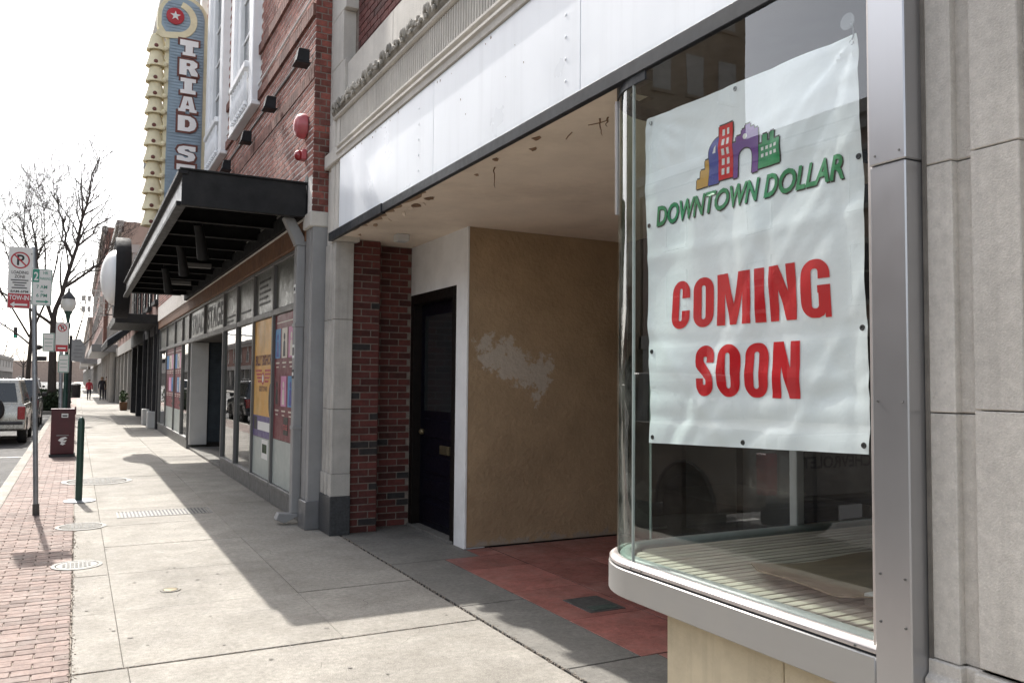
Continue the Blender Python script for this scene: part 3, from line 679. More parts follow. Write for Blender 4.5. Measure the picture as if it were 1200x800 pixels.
# display platform
put('platform', B().prism([(2.40, 1.72), (2.40, 3.2)] + [(CX-.36*cos(a), CY+.36*sin(a)) for a in [i*pi/2/12 for i in range(13)]] + [(5.1, 3.58), (5.1, 1.72)], 2, 0.60, 0.728), 'interior_dark', shop)
n = 0; yy = 1.74
while yy < 3.57:
    w = 0.058; ym = yy+w/2; x0 = 2.425 if ym < CY else CX - sqrt(max(0.0, 0.325**2-(ym-CY)**2))
    if ym-CY < 0.32: put('floor_slat', B().box(x0+random.uniform(0, .004), 5.08, yy, yy+w-0.0095, 0.724, 0.742+random.uniform(0, .0015)), 'slat_wood', shop, 0.002)
    yy += w
put('window_post', B().box(3.80, 3.86, 3.59, 3.65, 0.74, 3.11), 'post_white', shop, 0.004)
put('window_interior', B().box(5.1, 5.16, 0.6, 3.60, 0.5, 3.2).box(2.46, 5.1, 1.62, 1.70, 0.5, 3.2), 'interior_dark', shop)
put('window_ceiling', B().box(2.352, 5.1, 1.7, 3.20, 3.085, 3.108).box(2.62, 5.1, 3.20, 3.57, 3.085, 3.108).box(2.43, 2.62, 3.2, 3.42, 3.085, 3.108), 'interior_mid', shop)
# bulkhead under the bay
put('bulkhead_block', B().box(2.40, 3.0, 2.345, 3.04, 0.0, 0.60), 'stone_tan', shop, 0.006)
put('bulkhead_block', B().box(2.40, 3.0, 1.70, 2.340, 0.0, 0.60), 'stone_tan', shop, 0.006)
put('bulkhead_core', B().box(2.45, 5.1, 1.70, 3.03, -0.01, 0.595), 'stone_tan', shop)
# aluminium post at the right of the window
put('post_cover', B().box(2.298, 2.42, 1.715, 1.848, 0.0, 2.318), 'aluminium', shop, 0.004)
put('post_cover', B().box(2.296, 2.42, 1.713, 1.850, 2.321, 3.07), 'aluminium', shop, 0.004)
put('post_stop', B().box(2.318, 2.42, 1.851, 1.872, 0.738, 3.07), 'bead_metal', shop, 0.003)
for z in (2.35, 1.55, 1.0, 0.85): 
    for yy in (1.735, 1.825): put('rivet', B().lathe([(0.0045, 0), (0.004, -0.0025), (0.0005, -0.0025)], (2.297, yy, z), 8, axis=0), 'iron', shop)
put('post_gap', B().box(2.375, 2.42, 1.700, 1.7125, 0.0, 3.08), 'joint', shop)
# right stone pilaster: faces with recessed channels, courses, plinth
def rp_block(y0, y1, z0, z1, x=2.382): put('pilaster_block', B().box(x, 2.7, y0, y1, z0, z1), 'stone_grey', shop, 0.003)
for (z0, z1) in ((0.76, 1.515), (1.519, 2.30), (2.304, 3.07)):
    dz = 0.012
    rp_block(1.617, 1.712, z0, z1); rp_block(1.408, 1.556, z0+dz, z1+dz); rp_block(1.20, 1.347, z0+dz, z1+dz); rp_block(1.04, 1.139, z0, z1)
    put('pilaster_channel', B().box(2.412, 2.7, 1.03, 1.70, z0, z1), 'stone_grey', shop, 0.004)
for (y0, y1) in ((1.607, 1.714), (1.398, 1.566), (1.19, 1.357), (1.03, 1.149)):
    put('pilaster_base', B().prism([(2.7,0.45),(2.352,0.45),(2.352,0.70),(2.370,0.715),(2.370,0.758),(2.7,0.758)], 1, y0, y1), 'stone_grey', shop, 0.004)
put('pilaster_base', B().box(2.40, 2.7, 1.03, 1.70, 0.45, 0.758), 'stone_grey', shop, 0.004)
put('pilaster_base', B().box(2.33, 2.7, 1.02, 1.714, 0.0, 0.448), 'stone_grey', shop, 0.006)
for k in range(6): put('wall_panel', B().box(2.42, 2.7, 1.02-0.8*(k+1)+0.004, 1.02-0.8*k, 0.0, 3.07), 'stone_grey', shop, 0.005)

# ---- banner hanging inside the glass
BX = 2.395
TL, TR, BR, BL = (3.195, 2.872), (1.968, 2.836), (1.942, 1.366), (3.168, 1.322)
_fr = random.Random(52); FOLDS = []
for _i in range(13):
    _a = _fr.uniform(0, pi); FOLDS.append((_a, cos(_a)*_fr.uniform(2.0, 3.15)+sin(_a)*_fr.uniform(1.4, 2.8), _fr.choice([-1, 1])*_fr.uniform(0.0025, 0.006)))
def wr(y, z):
    d = 0.006*sin(5.1*y+2.3*z) + 0.005*sin(9.0*z-4.0*y+1.0) + 0.003*sin(17*y+6*z)
    c = max(0, 1-((y-1.968)**2+(z-2.836)**2)**.5/0.7); t_ = atan2(z-2.84, y-1.967); d += 0.006*c*(sin(11*t_+0.5)+0.6*sin(23*t_*t_))
    c = max(0, 1-((y-3.19)**2+(z-2.87)**2)**.5/0.45); d += 0.006*c*sin(22*(atan2(z-2.87, y-3.19)))
    d += 0.005*math.exp(-((z-1.80+0.02*sin(3*y))/0.026)**2) - 0.004*math.exp(-((z-2.24+0.015*y)/0.03)**2) + 0.004*math.exp(-((z-1.56)/0.026)**2)
    d += 0.004*math.exp(-((y-2.52+0.05*z)/0.034)**2)
    for (a, c, k) in FOLDS: d += k*math.exp(-((cos(a)*y+sin(a)*z-c)/0.03)**2)
    return d
def bfn(r): return Vector((r.x + wr(r.y, r.z), r.y, r.z))
ban = empty('shop_banner', (BX, 2.57, 1.32), 'wrinkled white vinyl banner reading COMING SOON behind the shop window', 'banner')
NU, NV = 72, 84; b = B(); vs = []
for j in range(NV+1):
    for i in range(NU+1):
        s, q = i/NU, j/NV
        y = (BL[0]*(1-s)+BR[0]*s)*(1-q) + (TL[0]*(1-s)+TR[0]*s)*q
        z = (BL[1]*(1-s)+BR[1]*s)*(1-q) + (TL[1]*(1-s)+TR[1]*s)*q
        vs.append((BX+wr(y, z), y, z))
nq = len(vs); fs = [[j*(NU+1)+i, j*(NU+1)+i+1, (j+1)*(NU+1)+i+1, (j+1)*(NU+1)+i] for j in range(NV) for i in range(NU)]
b.add(vs + [(x+0.0012, y, z) for x, y, z in vs], fs + [[a+nq for a in f[::-1]] for f in fs])
put('sheet', b, 'banner_white', ban, smooth=True)
for (y, z) in ((3.16, 2.845), (2.58, 2.83), (1.99, 2.81), (1.972, 2.40), (1.972, 1.80), (1.962, 1.395), (2.55, 1.365), (3.14, 1.35), (3.15, 1.75), (3.165, 2.35)):
    x = BX+wr(y, z)
    put('grommet', B().lathe([(0.004, -0.001), (0.004, -0.004), (0.009, -0.005), (0.011, -0.001)], (x, y, z), 14, axis=0).lathe([(0.004, -0.0012), (0.0005, -0.0012)], (x, y, z), 10, axis=0), 'iron_dark' if z < 2.8 else 'galvanised', ban)
hk = empty('suction_hook', (2.36, 1.975, 2.862), 'clear suction cup hook holding the banner corner to the glass', 'hook')
put('cup', B().lathe([(0.030, -0.006), (0.026, 0.004), (0.012, 0.014), (0.006, 0.018), (0.001, 0.018)], (2.357, 1.975, 2.872), 18, axis=0), 'curved_glass', hk, smooth=True)
put('hook', B().tube([(2.372, 1.975, 2.872), (2.38, 1.975, 2.855), (2.385, 1.978, 2.83), (2.38, 1.98, 2.815)], 0.003, 6), 'galvanised', hk)
# lettering
def rrect(x0, y0, x1, y1, r, n=8):
    pts = []
    for cx, cy, a0 in ((x1-r, y1-r, 0), (x0+r, y1-r, pi/2), (x0+r, y0+r, pi), (x1-r, y0+r, 1.5*pi)):
        pts += [(cx+r*cos(a0+pi/2*i/n), cy+r*sin(a0+pi/2*i/n)) for i in range(n+1)]
    return pts
def stroke(path, t):
    L, R = [], []; k = len(path)
    for i in range(k):
        a, c = path[max(0, i-1)], path[min(k-1, i+1)]; d = Vector((c[0]-a[0], c[1]-a[1])).normalized()
        L.append((path[i][0]-d.y*t/2, path[i][1]+d.x*t/2)); R.append((path[i][0]+d.y*t/2, path[i][1]-d.x*t/2))
    return L + R[::-1]
def glyph(ch):
    t = 0.222
    if ch == 'O': return [rrect(0, 0, .55, 1, .26), rrect(t, .16, .55-t, .84, .05)], .55
    if ch == 'C':
        w = .53; o = [(w, .63)] + rrect(0, 0, w, 1, .255) + [(w, .37)]; i = [(w-t, .63)] + rrect(t, .16, w-t, .84, .04) + [(w-t, .37)]
        return [o + i[::-1]], w
    if ch == 'G':
        w = .58; o = [(w, .66)] + rrect(0, 0, w, 1, .27)[:-9] + [(.36, .0), (.45, .04), (.47, .08), (.47, .0), (w, .0), (w, .55), (.34, .55), (.34, .42), (w-t, .42)]
        i = [(w-t, .66)] + rrect(t, .16, w-t, .84, .06) + [(w-t, .40)]
        return [o + i[::-1]], w
    if ch == 'I': return [rect(0, 0, .215, 1)], .215
    if ch == 'M': return [[(0,0),(0,1),(.29,1),(.425,.40),(.56,1),(.85,1),(.85,0),(.64,0),(.64,.62),(.505,0),(.345,0),(.21,.62),(.21,0)]], .85
    if ch == 'N': return [[(0,0),(0,1),(.23,1),(.385,.52),(.385,1),(.58,1),(.58,0),(.37,0),(.195,.56),(.195,0)]], .58
    if ch == 'S':
        w = .53; h2 = t/2; P = [(w-h2, .66), (w-h2, .76)]
        P += [(w/2+(w/2-h2)*cos(a), .76+(.24-h2)*sin(a)) for a in [pi*i/10 for i in range(1, 10)]] + [(h2, .76), (h2, .70)]
        P += [(h2+(w-t)*(3*s*s-2*s**3), .68-.36*s) for s in [i/8 for i in range(1, 8)]] + [(w-h2, .30), (w-h2, .24)]
        P += [(w/2+(w/2-h2)*cos(-a), .24-(.24-h2)*sin(a)) for a in [pi*i/10 for i in range(1, 10)]] + [(h2, .24), (h2, .35)]
        return [stroke(P, t)], w
def word(s, yl, yr, z0, z1):
    gs = [glyph(c) for c in s]; gap = 0.10; tot = sum(g[1] for g in gs)+gap*(len(s)-1); sx = (yl-yr)/tot; hgt = z1-z0; x = 0
    for c, (loops, w) in zip(s, gs):
        me = shape_me([[((a+x)*sx, bb*hgt) for a, bb in L] for L in loops])
        link_mesh('letter', flat_mesh(me, (BX, yl, z0), lift=0.0024, fn=bfn, cut=0.02, **UX), 'ink_red', ban); x += w+gap
word('COMING', 2.998, 2.096, 1.846, 2.062); word('SOON', 2.826, 2.244, 1.548, 1.766)
text('lettering_shadow', 'DOWNTOWN DOLLAR', (BX, 3.103, 2.329), 1.075, 0.096, 'ink_black', ban, UX, bold=0.026, shear=0.22, lift=0.0022, fn=bfn, cut=0.018)
text('lettering', 'DOWNTOWN DOLLAR', (BX, 3.108, 2.335), 1.075, 0.094, 'ink_green', ban, UX, bold=0.026, shear=0.22, lift=0.0034, fn=bfn, cut=0.018)
LX, LZ = 2.825, 2.455; ls = 0.495
logo = [('ink_yellow', [[(0,0),(0,.085),(.045,.085),(.045,.16),(.10,.16),(.10,.235),(.155,.235),(.155,0)]]),
        ('ink_blue', [[(.16,0),(.16,.28)] + [(.285-.125*cos(a), .28+.12*sin(a)) for a in [i*pi/16 for i in range(1, 9)]] + [(.285,0)]]),
        ('ink_red', [rect(.285, .02, .455, .49)]),
        ('ink_purple', [[(.46,0),(.46,.30),(.50,.30),(.50,.345),(.56,.345),(.56,.39),(.60,.39),(.60,.42),(.66,.42),(.66,.385),(.71,.385),(.71,.36),(.755,.36),(.755,0),(.685,0),(.685,.16)] + [(.60+.085*cos(a), .16+.075*sin(a)) for a in [i*pi/10 for i in range(1, 10)]] + [(.515,.16),(.515,0)]]),
        ('ink_green', [[(.76,.015),(.76,.215),(.80,.215),(.80,.285),(.85,.285),(.85,.225),(.88,.225),(.88,.29),(.93,.29),(.93,.22),(1.0,.22),(1.0,.015)]])]
for mname, loops in logo:
    for dx, dz in ((-.012, 0), (.012, 0), (0, .014), (0, -.012)):
        shape('logo_outline', [[(a+dx, q+dz) for a, q in L] for L in loops], (BX, LX, LZ), 'ink_black', ban, UX, lift=0.0018+0.0001*(dx*40+dz*20), fn=bfn, cut=0.018, s=ls)
    shape('logo_house', loops, (BX, LX, LZ), mname, ban, UX, lift=0.0030, fn=bfn, cut=0.018, s=ls)
wins = [rect(.325+c*.055, .06+r*.085, .355+c*.055, .115+r*.085) for c in range(2) for r in range(5)] + [rect(.79+c*.05, .10+r*.055, .818+c*.05, .128+r*.055) for c in range(4) for r in range(2)]
wins += [disc(.605, .325, .024, 14), [(.215, .27), (.255, .27), (.255, .335), (.235, .32)]]
shape('logo_windows', wins, (BX, LX, LZ), 'ink_white', ban, UX, lift=0.0040, fn=bfn, cut=0.018, s=ls)
# ---- curled sheet on the display floor
b = B(); nu, nv = 22, 16; vs = []
for j in range(nv+1):
    for i in range(nu+1):
        s, q = i/nu, j/nv
        x = 2.60+0.10*s+ (1.5-0.1*s)*q + 0.14*max(0, 1-s*5)*(1-q)**4; y = 2.86-0.98*s + 0.10*q + 0.03*sin(s*9)*(1-q)
        z = 0.748 + 0.055*(1-q)**6*(0.35+0.65*abs(sin(s*5.2+0.4))) + 0.006*sin(x*9+y*7)+0.006
        vs.append((x, y, z))
nq = len(vs); fs = [[j*(nu+1)+i, j*(nu+1)+i+1, (j+1)*(nu+1)+i+1, (j+1)*(nu+1)+i] for j in range(nv) for i in range(nu)]
edge = [i for i in range(nu+1)] + [j*(nu+1)+nu for j in range(1, nv+1)] + [nv*(nu+1)+i for i in range(nu-1, -1, -1)] + [j*(nu+1) for j in range(nv-1, 0, -1)]
b.add(vs+[(x, y, z-0.006) for x, y, z in vs], fs+[[a+nq for a in f[::-1]] for f in fs]+[[edge[i], edge[(i+1) % len(edge)], edge[(i+1) % len(edge)]+nq, edge[i]+nq] for i in range(len(edge))])
put('curled_sheet', b, 'cardboard', smooth=True, loc=(3.0, 2.4, 0.742), label='curled brown sheet lying on the slatted display window floor', cat='sheet')
put('wood_block', B().box(2.76, 2.90, 2.12, 2.27, 0.743, 0.79), 'post_white', None, 0.004, loc=(2.83, 2.2, 0.743), label='small grey block under the lifted edge of the brown sheet', cat='block')

# ================================================================== THEATRE BUILDING
th = empty('theatre_building', (3.0, 15.0, 0), 'red brick theatre with grey glazed shopfront and black steel canopy', 'building')
SF = 2.30
bwall = put('brick_wall', B().box(2.2222, 7.0, 8.958, 28.45, 3.42, 12.6), 'mortar', th)
wins2 = [(12.15, 14.15), (15.1, 17.2), (18.3, 20.3), (21.4, 23.4)]
def inwin(a, z): return any(w0-0.02 < a < w1+0.02 for w0, w1 in wins2) and 5.62 < z < 10.4
brick_field(bwall, ('x', 2.22), 8.975, 18.3, 3.86, 8.6, 'brick_theatre', 215, depth=0.03, skip=inwin, gap=0.016, bh=0.060)
put('return_mortar', B().box(2.2235, 2.40, 8.9572, 8.99, 3.45, 9.0), 'mortar_dark', th)
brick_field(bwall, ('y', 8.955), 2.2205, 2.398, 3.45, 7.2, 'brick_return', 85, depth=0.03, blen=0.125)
fx = B(); z = 3.86
while z < 12.4:
    y = 18.305
    while y < 28.4:
        if not inwin(y+.2, z): fx.box(2.220, 2.24, y, min(y+0.415, 28.4), z, z+0.062)
        y += 0.425
    z += 0.072
z = 8.62
while z < 12.4:
    y = 8.98 + (0.1 if int(z*100) % 2 else 0)
    while y < 18.2:
        if not inwin(y+.1, z): fx.box(2.220, 2.24, y, y+0.203, z, z+0.062)
        y += 0.213
    z += 0.072
put('brickwork', fx, 'brick_theatre', bwall, kind='stuff')
for z0, dx in ((4.93, 0.012), (5.63, 0.035), (6.30, 0.035)):
    b = B(); y = 8.96
    while y < 18.2:
        if not inwin(y, z0+0.03) : b.box(2.22-dx, 2.232, y, y+0.098, z0, z0+0.135)
        y += 0.108
    put('string_course', b, 'brick_course', th, kind='stuff')
bal = B().lathe([(0.035, 0), (0.035, 0.03), (0.022, 0.05), (0.05, 0.16), (0.045, 0.24), (0.02, 0.36), (0.03, 0.42), (0.03, 0.46)], (0, 0, 0), 10).mesh('baluster', 'white_trim', smooth=True)
for w0, w1 in wins2[:3]:
    w = put('window', B().box(2.10, 2.245, w0, w0+0.30, 5.62, 10.3).box(2.10, 2.245, w1-0.30, w1, 5.62, 10.3).box(2.06, 2.245, w0-0.06, w1+0.06, 10.3, 10.55).box(2.15, 2.245, w0+0.30, w0+0.55, 6.3, 10.3).box(2.15, 2.245, w1-0.55, w1-0.30, 6.3, 10.3), 'white_trim', th, 0.012)
    put('sill', B().box(2.09, 2.245, w0-0.02, w1+0.02, 5.56, 5.62), 'white_trim', w, 0.01)
    put('rail', B().box(2.04, 2.13, w0+0.30, w1-0.30, 6.20, 6.30), 'white_trim', w, 0.01)
    put('apron_panel', B().box(2.21, 2.243, w0+0.30, w1-0.30, 5.62, 6.20), 'white_trim', w)
    for k in range(8): inst('baluster', bal, w, (2.085, w0+0.40+k*0.17, 5.66), scale=(1, 1, 1.08))
    put('pane', B().box(2.222, 2.243, w0+0.55, w1-0.55, 6.30, 10.3), 'far_glass', w)
    for k in range(1, 6): put('glazing_bar', B().box(2.205, 2.226, w0+0.55, w1-0.55, 6.3+k*0.66, 6.34+k*0.66), 'white_trim', w)
put('roof_cornice', B().prism([(2.3,11.9),(2.1,11.95),(1.9,12.2),(1.8,12.5),(1.8,12.7),(2.3,12.7)], 1, 8.95, 28.4), 'stone', th)
# corner pilaster, capital, base, rain pipe
put('corner_pilaster', B().prism([(2.235, 8.96), (2.235, 9.06), (2.25, 9.07), (2.25, 9.09), (2.235, 9.10), (2.235, 9.26), (2.40, 9.26), (2.40, 8.96)], 2, 0.30, 3.28), 'pipe_grey', th, 0.003)
put('pilaster_capital', B().box(2.20, 2.42, 8.945, 9.29, 3.28, 3.45), 'stone', th, 0.012)
put('pilaster_foot', B().box(2.205, 2.40, 8.935, 9.25, 0.0, 0.30), 'steel_grey', th, 0.006)
pp = put('rain_pipe', B().box(2.155, 2.255, 9.35, 9.48, 0.12, 3.12), 'pipe_grey', th, 0.012, seg=2)
put('elbow', B().prism([(2.14, 3.12), (2.262, 3.12), (2.262, 3.18), (2.12, 3.43), (2.0, 3.43), (2.14, 3.14)], 1, 9.352, 9.478), 'pipe_grey', pp, 0.008)
put('shoe', B().prism([(2.14, 0.12), (2.262, 0.12), (2.262, 0.10), (2.08, 0.02), (1.99, 0.06), (2.02, 0.13)], 1, 9.345, 9.485), 'pipe_grey', pp, 0.006)
for z in (1.05, 2.2): put('strap', B().box(2.147, 2.27, 9.342, 9.488, z, z+0.04), 'pipe_grey', pp, 0.003)
put('side_pier', B().box(2.272, 2.40, 9.262, 9.93, 0, 3.42), 'frame_grey', th, 0.004)
for nm, z0, z1, mt, lab in (('sticker', 2.58, 2.68, 'ink_white', None), ('sticker', 1.85, 2.0, 'ink_white', None), ('sticker', 1.62, 1.72, 'ink_black', None)):
    s = put(nm, B().box(2.1525, 2.1545, 9.365, 9.465, z0, z1), mt, pp)
    put('print', B().box(2.151, 2.1523, 9.38, 9.45, z0+0.03, z1-0.03), 'ink_black' if mt == 'ink_white' else 'ink_white', s)
# shopfront
Ysp = [9.93, 11.17, 12.55, 14.0, 15.38]; Ysp2 = [20.5, 21.9, 23.7, 26.0, 28.2]
def shopbay(ys, first):
    for i, y in enumerate(ys): put('mullion', B().box(SF-0.03, SF+0.06, y-0.035, y+0.035, 0.2, 3.17), 'frame_grey', th, 0.005)
    for i in range(len(ys)-1):
        a, c = ys[i]+0.036, ys[i+1]-0.036
        put('stall_riser', B().box(SF-0.02, SF+0.08, ys[i]-0.03, ys[i+1]-0.034, 0.0, 0.20), 'frame_grey', th, 0.006)
        put('sill_rail', B().box(SF-0.035, SF+0.05, a, c, 0.201, 0.255), 'frame_grey', th, 0.004)
        put('transom_bar', B().box(SF-0.028, SF+0.05, a, c, 2.45, 2.53), 'frame_grey', th, 0.005)
        put('head_rail', B().box(SF-0.028, SF+0.05, a, c, 3.12, 3.17), 'frame_grey', th, 0.005)
        put('pane', B().box(SF+0.012, SF+0.020, a, c, 0.255, 2.45), 'store_glass', th)
        put('transom_pane', B().box(SF+0.014, SF+0.022, a, c, 2.53, 3.12), 'transom_olive', th)
shopbay(Ysp, True); shopbay(Ysp2, False)
put('fascia_beam', B().box(2.235, 2.40, 9.30, 28.4, 3.172, 3.418), 'beam_brown', th, 0.006)
# entrance recess
put('entrance_cheek', B().box(2.32, 2.70, 20.30, 20.46, 0.1, 2.45), 'panel_white', th, 0.006)
put('entrance_step', B().box(2.32, 3.6, 15.45, 20.3, -0.02, 0.05), 'concrete_old', th, 0.006)
put('entrance_side_pane', B().box(2.72, 3.5, 20.36, 20.38, 0.15, 2.45), 'far_glass', th)
put('entrance_door', B().box(3.5, 3.56, 15.6, 20.2, 0.06, 2.45), 'far_glass', th)
for yy in (15.6, 16.7, 17.8, 18.9, 20.1): put('door_stile', B().box(3.46, 3.5, yy, yy+0.09, 0.06, 2.45), 'frame_grey', th, 0.004)
put('entrance_ceiling', B().box(2.36, 3.6, 15.42, 20.46, 2.46, 2.52), 'interior_mid', th)
put('transom_bar', B().box(SF-0.028, SF+0.05, 15.42, 20.46, 2.44, 2.53), 'frame_grey', th, 0.005)
put('head_rail', B().box(SF-0.028, SF+0.05, 15.42, 20.46, 3.12, 3.17), 'frame_grey', th, 0.005)
for a, c, s in ((17.97, 20.44, 'TRIAD'), (15.44, 17.90, 'STAGE')):
    put('transom_pane', B().box(SF+0.014, SF+0.022, a, c, 2.53, 3.12), 'transom_olive', th)
    text('lettering', s, (SF+0.014, c-0.2, 2.60), c-a-0.4, 0.44, 'ink_black', th, UX, bold=0.03)
put('mullion', B().box(SF-0.03, SF+0.06, 17.905, 17.965, 2.535, 3.115), 'frame_grey', th, 0.005)
for y, z, w, k in ((12.3, 2.98, 0.8, 5), (13.8, 2.64, 0.9, 1), (15.2, 2.66, 0.9, 2)):
    for q in range(k): put('notice_line', B().box(SF+0.011, SF+0.0135, y-w*(0.95-0.2*(q % 2)), y, z-q*0.08, z-q*0.08+0.035), 'ink_black', th)
# interior behind the glass
put('interior', B().box(4.6, 4.7, 9.9, 28.2, 0, 3.3).box(2.42, 4.6, 9.9, 28.2, 3.2, 3.3).box(2.40, 4.6, 9.9, 15.38, -0.02, 0.05).box(2.4, 4.6, 15.36, 15.40, 0, 3.2).box(2.72, 4.6, 20.47, 20.5, 0, 3.2).box(2.40, 4.6, 20.5, 28.2, -0.02, 0.05), 'interior_mid', th)
put('lobby_counter', B().box(3.3, 4.0, 13.0, 14.8, 0.05, 1.1), 'beam_brown', th, 0.02)
# canopy
cn = put('canopy', B().box(0.91, 2.21, 9.20, 9.22, 3.42, 3.79), 'canopy_black', th, 0.003)
put('end_lip', B().box(0.885, 2.215, 9.175, 9.25, 3.79, 3.81).box(0.91, 2.20, 9.22, 9.28, 3.418, 3.434), 'canopy_black', cn, 0.003)
put('end_cap', B().box(2.215, 2.235, 9.17, 9.30, 3.40, 3.90), 'canopy_black', cn, 0.003)
put('outer_channel', B().box(0.925, 0.94, 9.22, 20.6, 3.48, 3.745), 'steel_grey', cn)
put('outer_flange', B().box(0.87, 0.97, 9.18, 20.6, 3.745, 3.789), 'canopy_black', cn, 0.004)
put('outer_flange', B().box(0.87, 0.97, 9.31, 20.6, 3.43, 3.48), 'canopy_black', cn, 0.004)
dk = B(); prof = []; x = 0.97
while x < 2.19: prof += [(x, 3.685), (x+0.02, 3.735), (x+0.075, 3.735), (x+0.095, 3.685)]; x += 0.15
top = [(2.2, 3.75), (0.97, 3.75)]
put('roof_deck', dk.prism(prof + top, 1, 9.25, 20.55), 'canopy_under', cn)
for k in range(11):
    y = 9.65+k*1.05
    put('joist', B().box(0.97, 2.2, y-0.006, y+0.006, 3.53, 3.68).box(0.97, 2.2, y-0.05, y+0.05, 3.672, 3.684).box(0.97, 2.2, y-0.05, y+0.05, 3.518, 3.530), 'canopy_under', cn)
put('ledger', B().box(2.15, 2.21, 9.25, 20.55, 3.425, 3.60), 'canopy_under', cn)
for (x, y) in ((1.29, 11.0), (1.27, 12.9), (1.3, 15.6)):
    s = put('spot_lamp', B().cyl((x, y, 3.55), (x+.03, y+.06, 3.44), 0.055, 0.055, 14).cyl((x+.03, y+.06, 3.44), (x+.10, y+.22, 3.15), 0.055, 0.075, 14), 'canopy_black', cn, smooth=True)
    put('spot_bracket', B().box(x-.02, x+.02, y-.02, y+.02, 3.5, 3.73), 'canopy_black', cn)
for y in (14.6, 17.4): put('tube_lamp', B().box(1.45, 1.95, y, y+0.09, 3.46, 3.54), 'frame_grey', cn, 0.01)
put('tie_rod', B().cyl((1.0, 9.5, 3.86), (2.22, 9.42, 4.6), 0.006, n=6), 'canopy_black', cn) if False else None
# posters fixed to the panes
def poster_billy():
    p = put('poster', B().box(SF+0.004, SF+0.010, 11.215, 12.505, 0.80, 2.442), 'poster_gold', None, loc=(SF, 11.86, 0.8), label='golden theatre poster with winged emblem and purple foot on shopfront pane', cat='poster')
    put('footer', B().box(SF+0.001, SF+0.004, 11.22, 12.50, 0.802, 1.10), 'poster_purple', p)
    put('footer_text_box', B().box(SF-0.0015, SF+0.001, 11.24, 12.15, 0.90, 1.02), 'ink_white', p)
    put('footer_thumbnail', B().box(SF-0.0015, SF+0.001, 12.22, 12.44, 0.90, 1.08), 'ink_black', p)
    text('lettering', 'BILLY BISHOP', (SF+0.004, 12.42, 1.80), 1.12, 0.15, 'sign_brown', p, UX, bold=0.035)
    text('lettering', 'GOES TO WAR', (SF+0.004, 12.12, 1.44), 0.55, 0.075, 'sign_brown', p, UX, bold=0.02)
    for k in range(4):
        put('wing_stripe', B().prism([(12.42-k*0.06, 1.745-k*0.05), (11.98, 1.745-k*0.05), (11.98, 1.715-k*0.05), (12.38-k*0.06, 1.715-k*0.05)], 0, SF+0.001, SF+0.004), 'sign_red', p)
        put('wing_stripe', B().prism([(11.30+k*0.06, 1.745-k*0.05), (11.74, 1.745-k*0.05), (11.74, 1.715-k*0.05), (11.34+k*0.06, 1.715-k*0.05)], 0, SF+0.001, SF+0.004), 'sign_red', p)
    shape('badge', [disc(0, 0, 0.09)], (SF+0.004, 11.86, 1.62), 'sign_red', p, UX, lift=0.004); shape('badge_centre', [disc(0, 0, 0.055)], (SF+0.004, 11.86, 1.62), 'ink_white', p, UX, lift=0.005)
    shape('tyre_picture', [[(a*0.5, q) for a, q in disc(0, 0, 0.23)]], (SF+0.004, 11.34, 1.33), 'ink_black', p, UX, lift=0.003)
    shape('tyre_hub', [[(a*0.5, q) for a, q in disc(0, 0, 0.12)]], (SF+0.004, 11.34, 1.33), 'plastic_dark', p, UX, lift=0.004)
    put('frosted_foot', B().box(SF+0.004, SF+0.008, 11.215, 12.505, 0.26, 0.797), 'pane_frost', p)
    put('leaflet', B().box(SF+0.0005, SF+0.004, 11.45, 11.85, 0.52, 0.78), 'ink_white', p); put('leaflet_picture', B().box(SF-0.0015, SF+0.0005, 11.5, 11.8, 0.60, 0.72), 'leaf_dark', p)
poster_billy()
def poster_season(y0, y1, label, rot):
    p = put('poster', B().box(SF+0.004, SF+0.010, y0, y1, 0.84, 2.442), 'poster_maroon', None, loc=(SF, (y0+y1)/2, 0.8), label=label, cat='poster')
    put('frosted_foot', B().box(SF+0.004, SF+0.008, y0, y1, 0.26, 0.836), 'pane_frost', p)
    w = (y1-y0)/3; cols = ['poster_blue', 'poster_cream', 'poster_pink']
    put('caption', B().box(SF+0.002, SF+0.004, y0+0.12, y1-0.1, 2.33, 2.345), 'poster_cream', p)
    for r, z in enumerate((1.88, 1.27)):
        for c in range(3):
            yy = y1-(c+1)*w+0.05
            put('season_picture', B().box(SF+0.001, SF+0.004, yy, yy+w-0.09, z, z+0.38), cols[(c+r*rot) % 3] if not (r == 1 and c == 0) else 'poster_maroon', p)
            shape('figure', [[(a, q) for a, q in disc(0, 0.27, 0.045, 12)], [(-.07, .02), (.07, .02), (.05, .2), (0, .23), (-.05, .2)]], (SF+0.001, yy+(w-.09)/2, z), ['ink_blue', 'ink_black', 'poster_cream'][(c+r) % 3], p, UX, lift=0.002)
            put('caption', B().box(SF+0.002, SF+0.004, yy+0.04, yy+w-0.13, z-0.07, z-0.05), 'poster_cream', p)
            put('caption', B().box(SF+0.002, SF+0.004, yy+0.08, yy+w-0.17, z-0.12, z-0.105), 'poster_cream', p)
    put('season_picture', B().box(SF+0.001, SF+0.004, y0+0.3, y0+0.55, 0.92, 1.14), 'ink_black', p); text('lettering', 'STAGE', (SF+0.001, y0+0.54, 0.98), 0.23, 0.07, 'sign_red', p, UX, bold=0.03)
poster_season(9.97, 11.12, 'maroon season poster with pictures beside the grey rain pipe', 1)
poster_season(21.96, 23.64, 'maroon poster on the pane beyond the theatre entrance, nearer the doorway', 2)
poster_season(23.76, 25.94, 'maroon poster on the pane beyond the theatre entrance, farther from the doorway', 1)
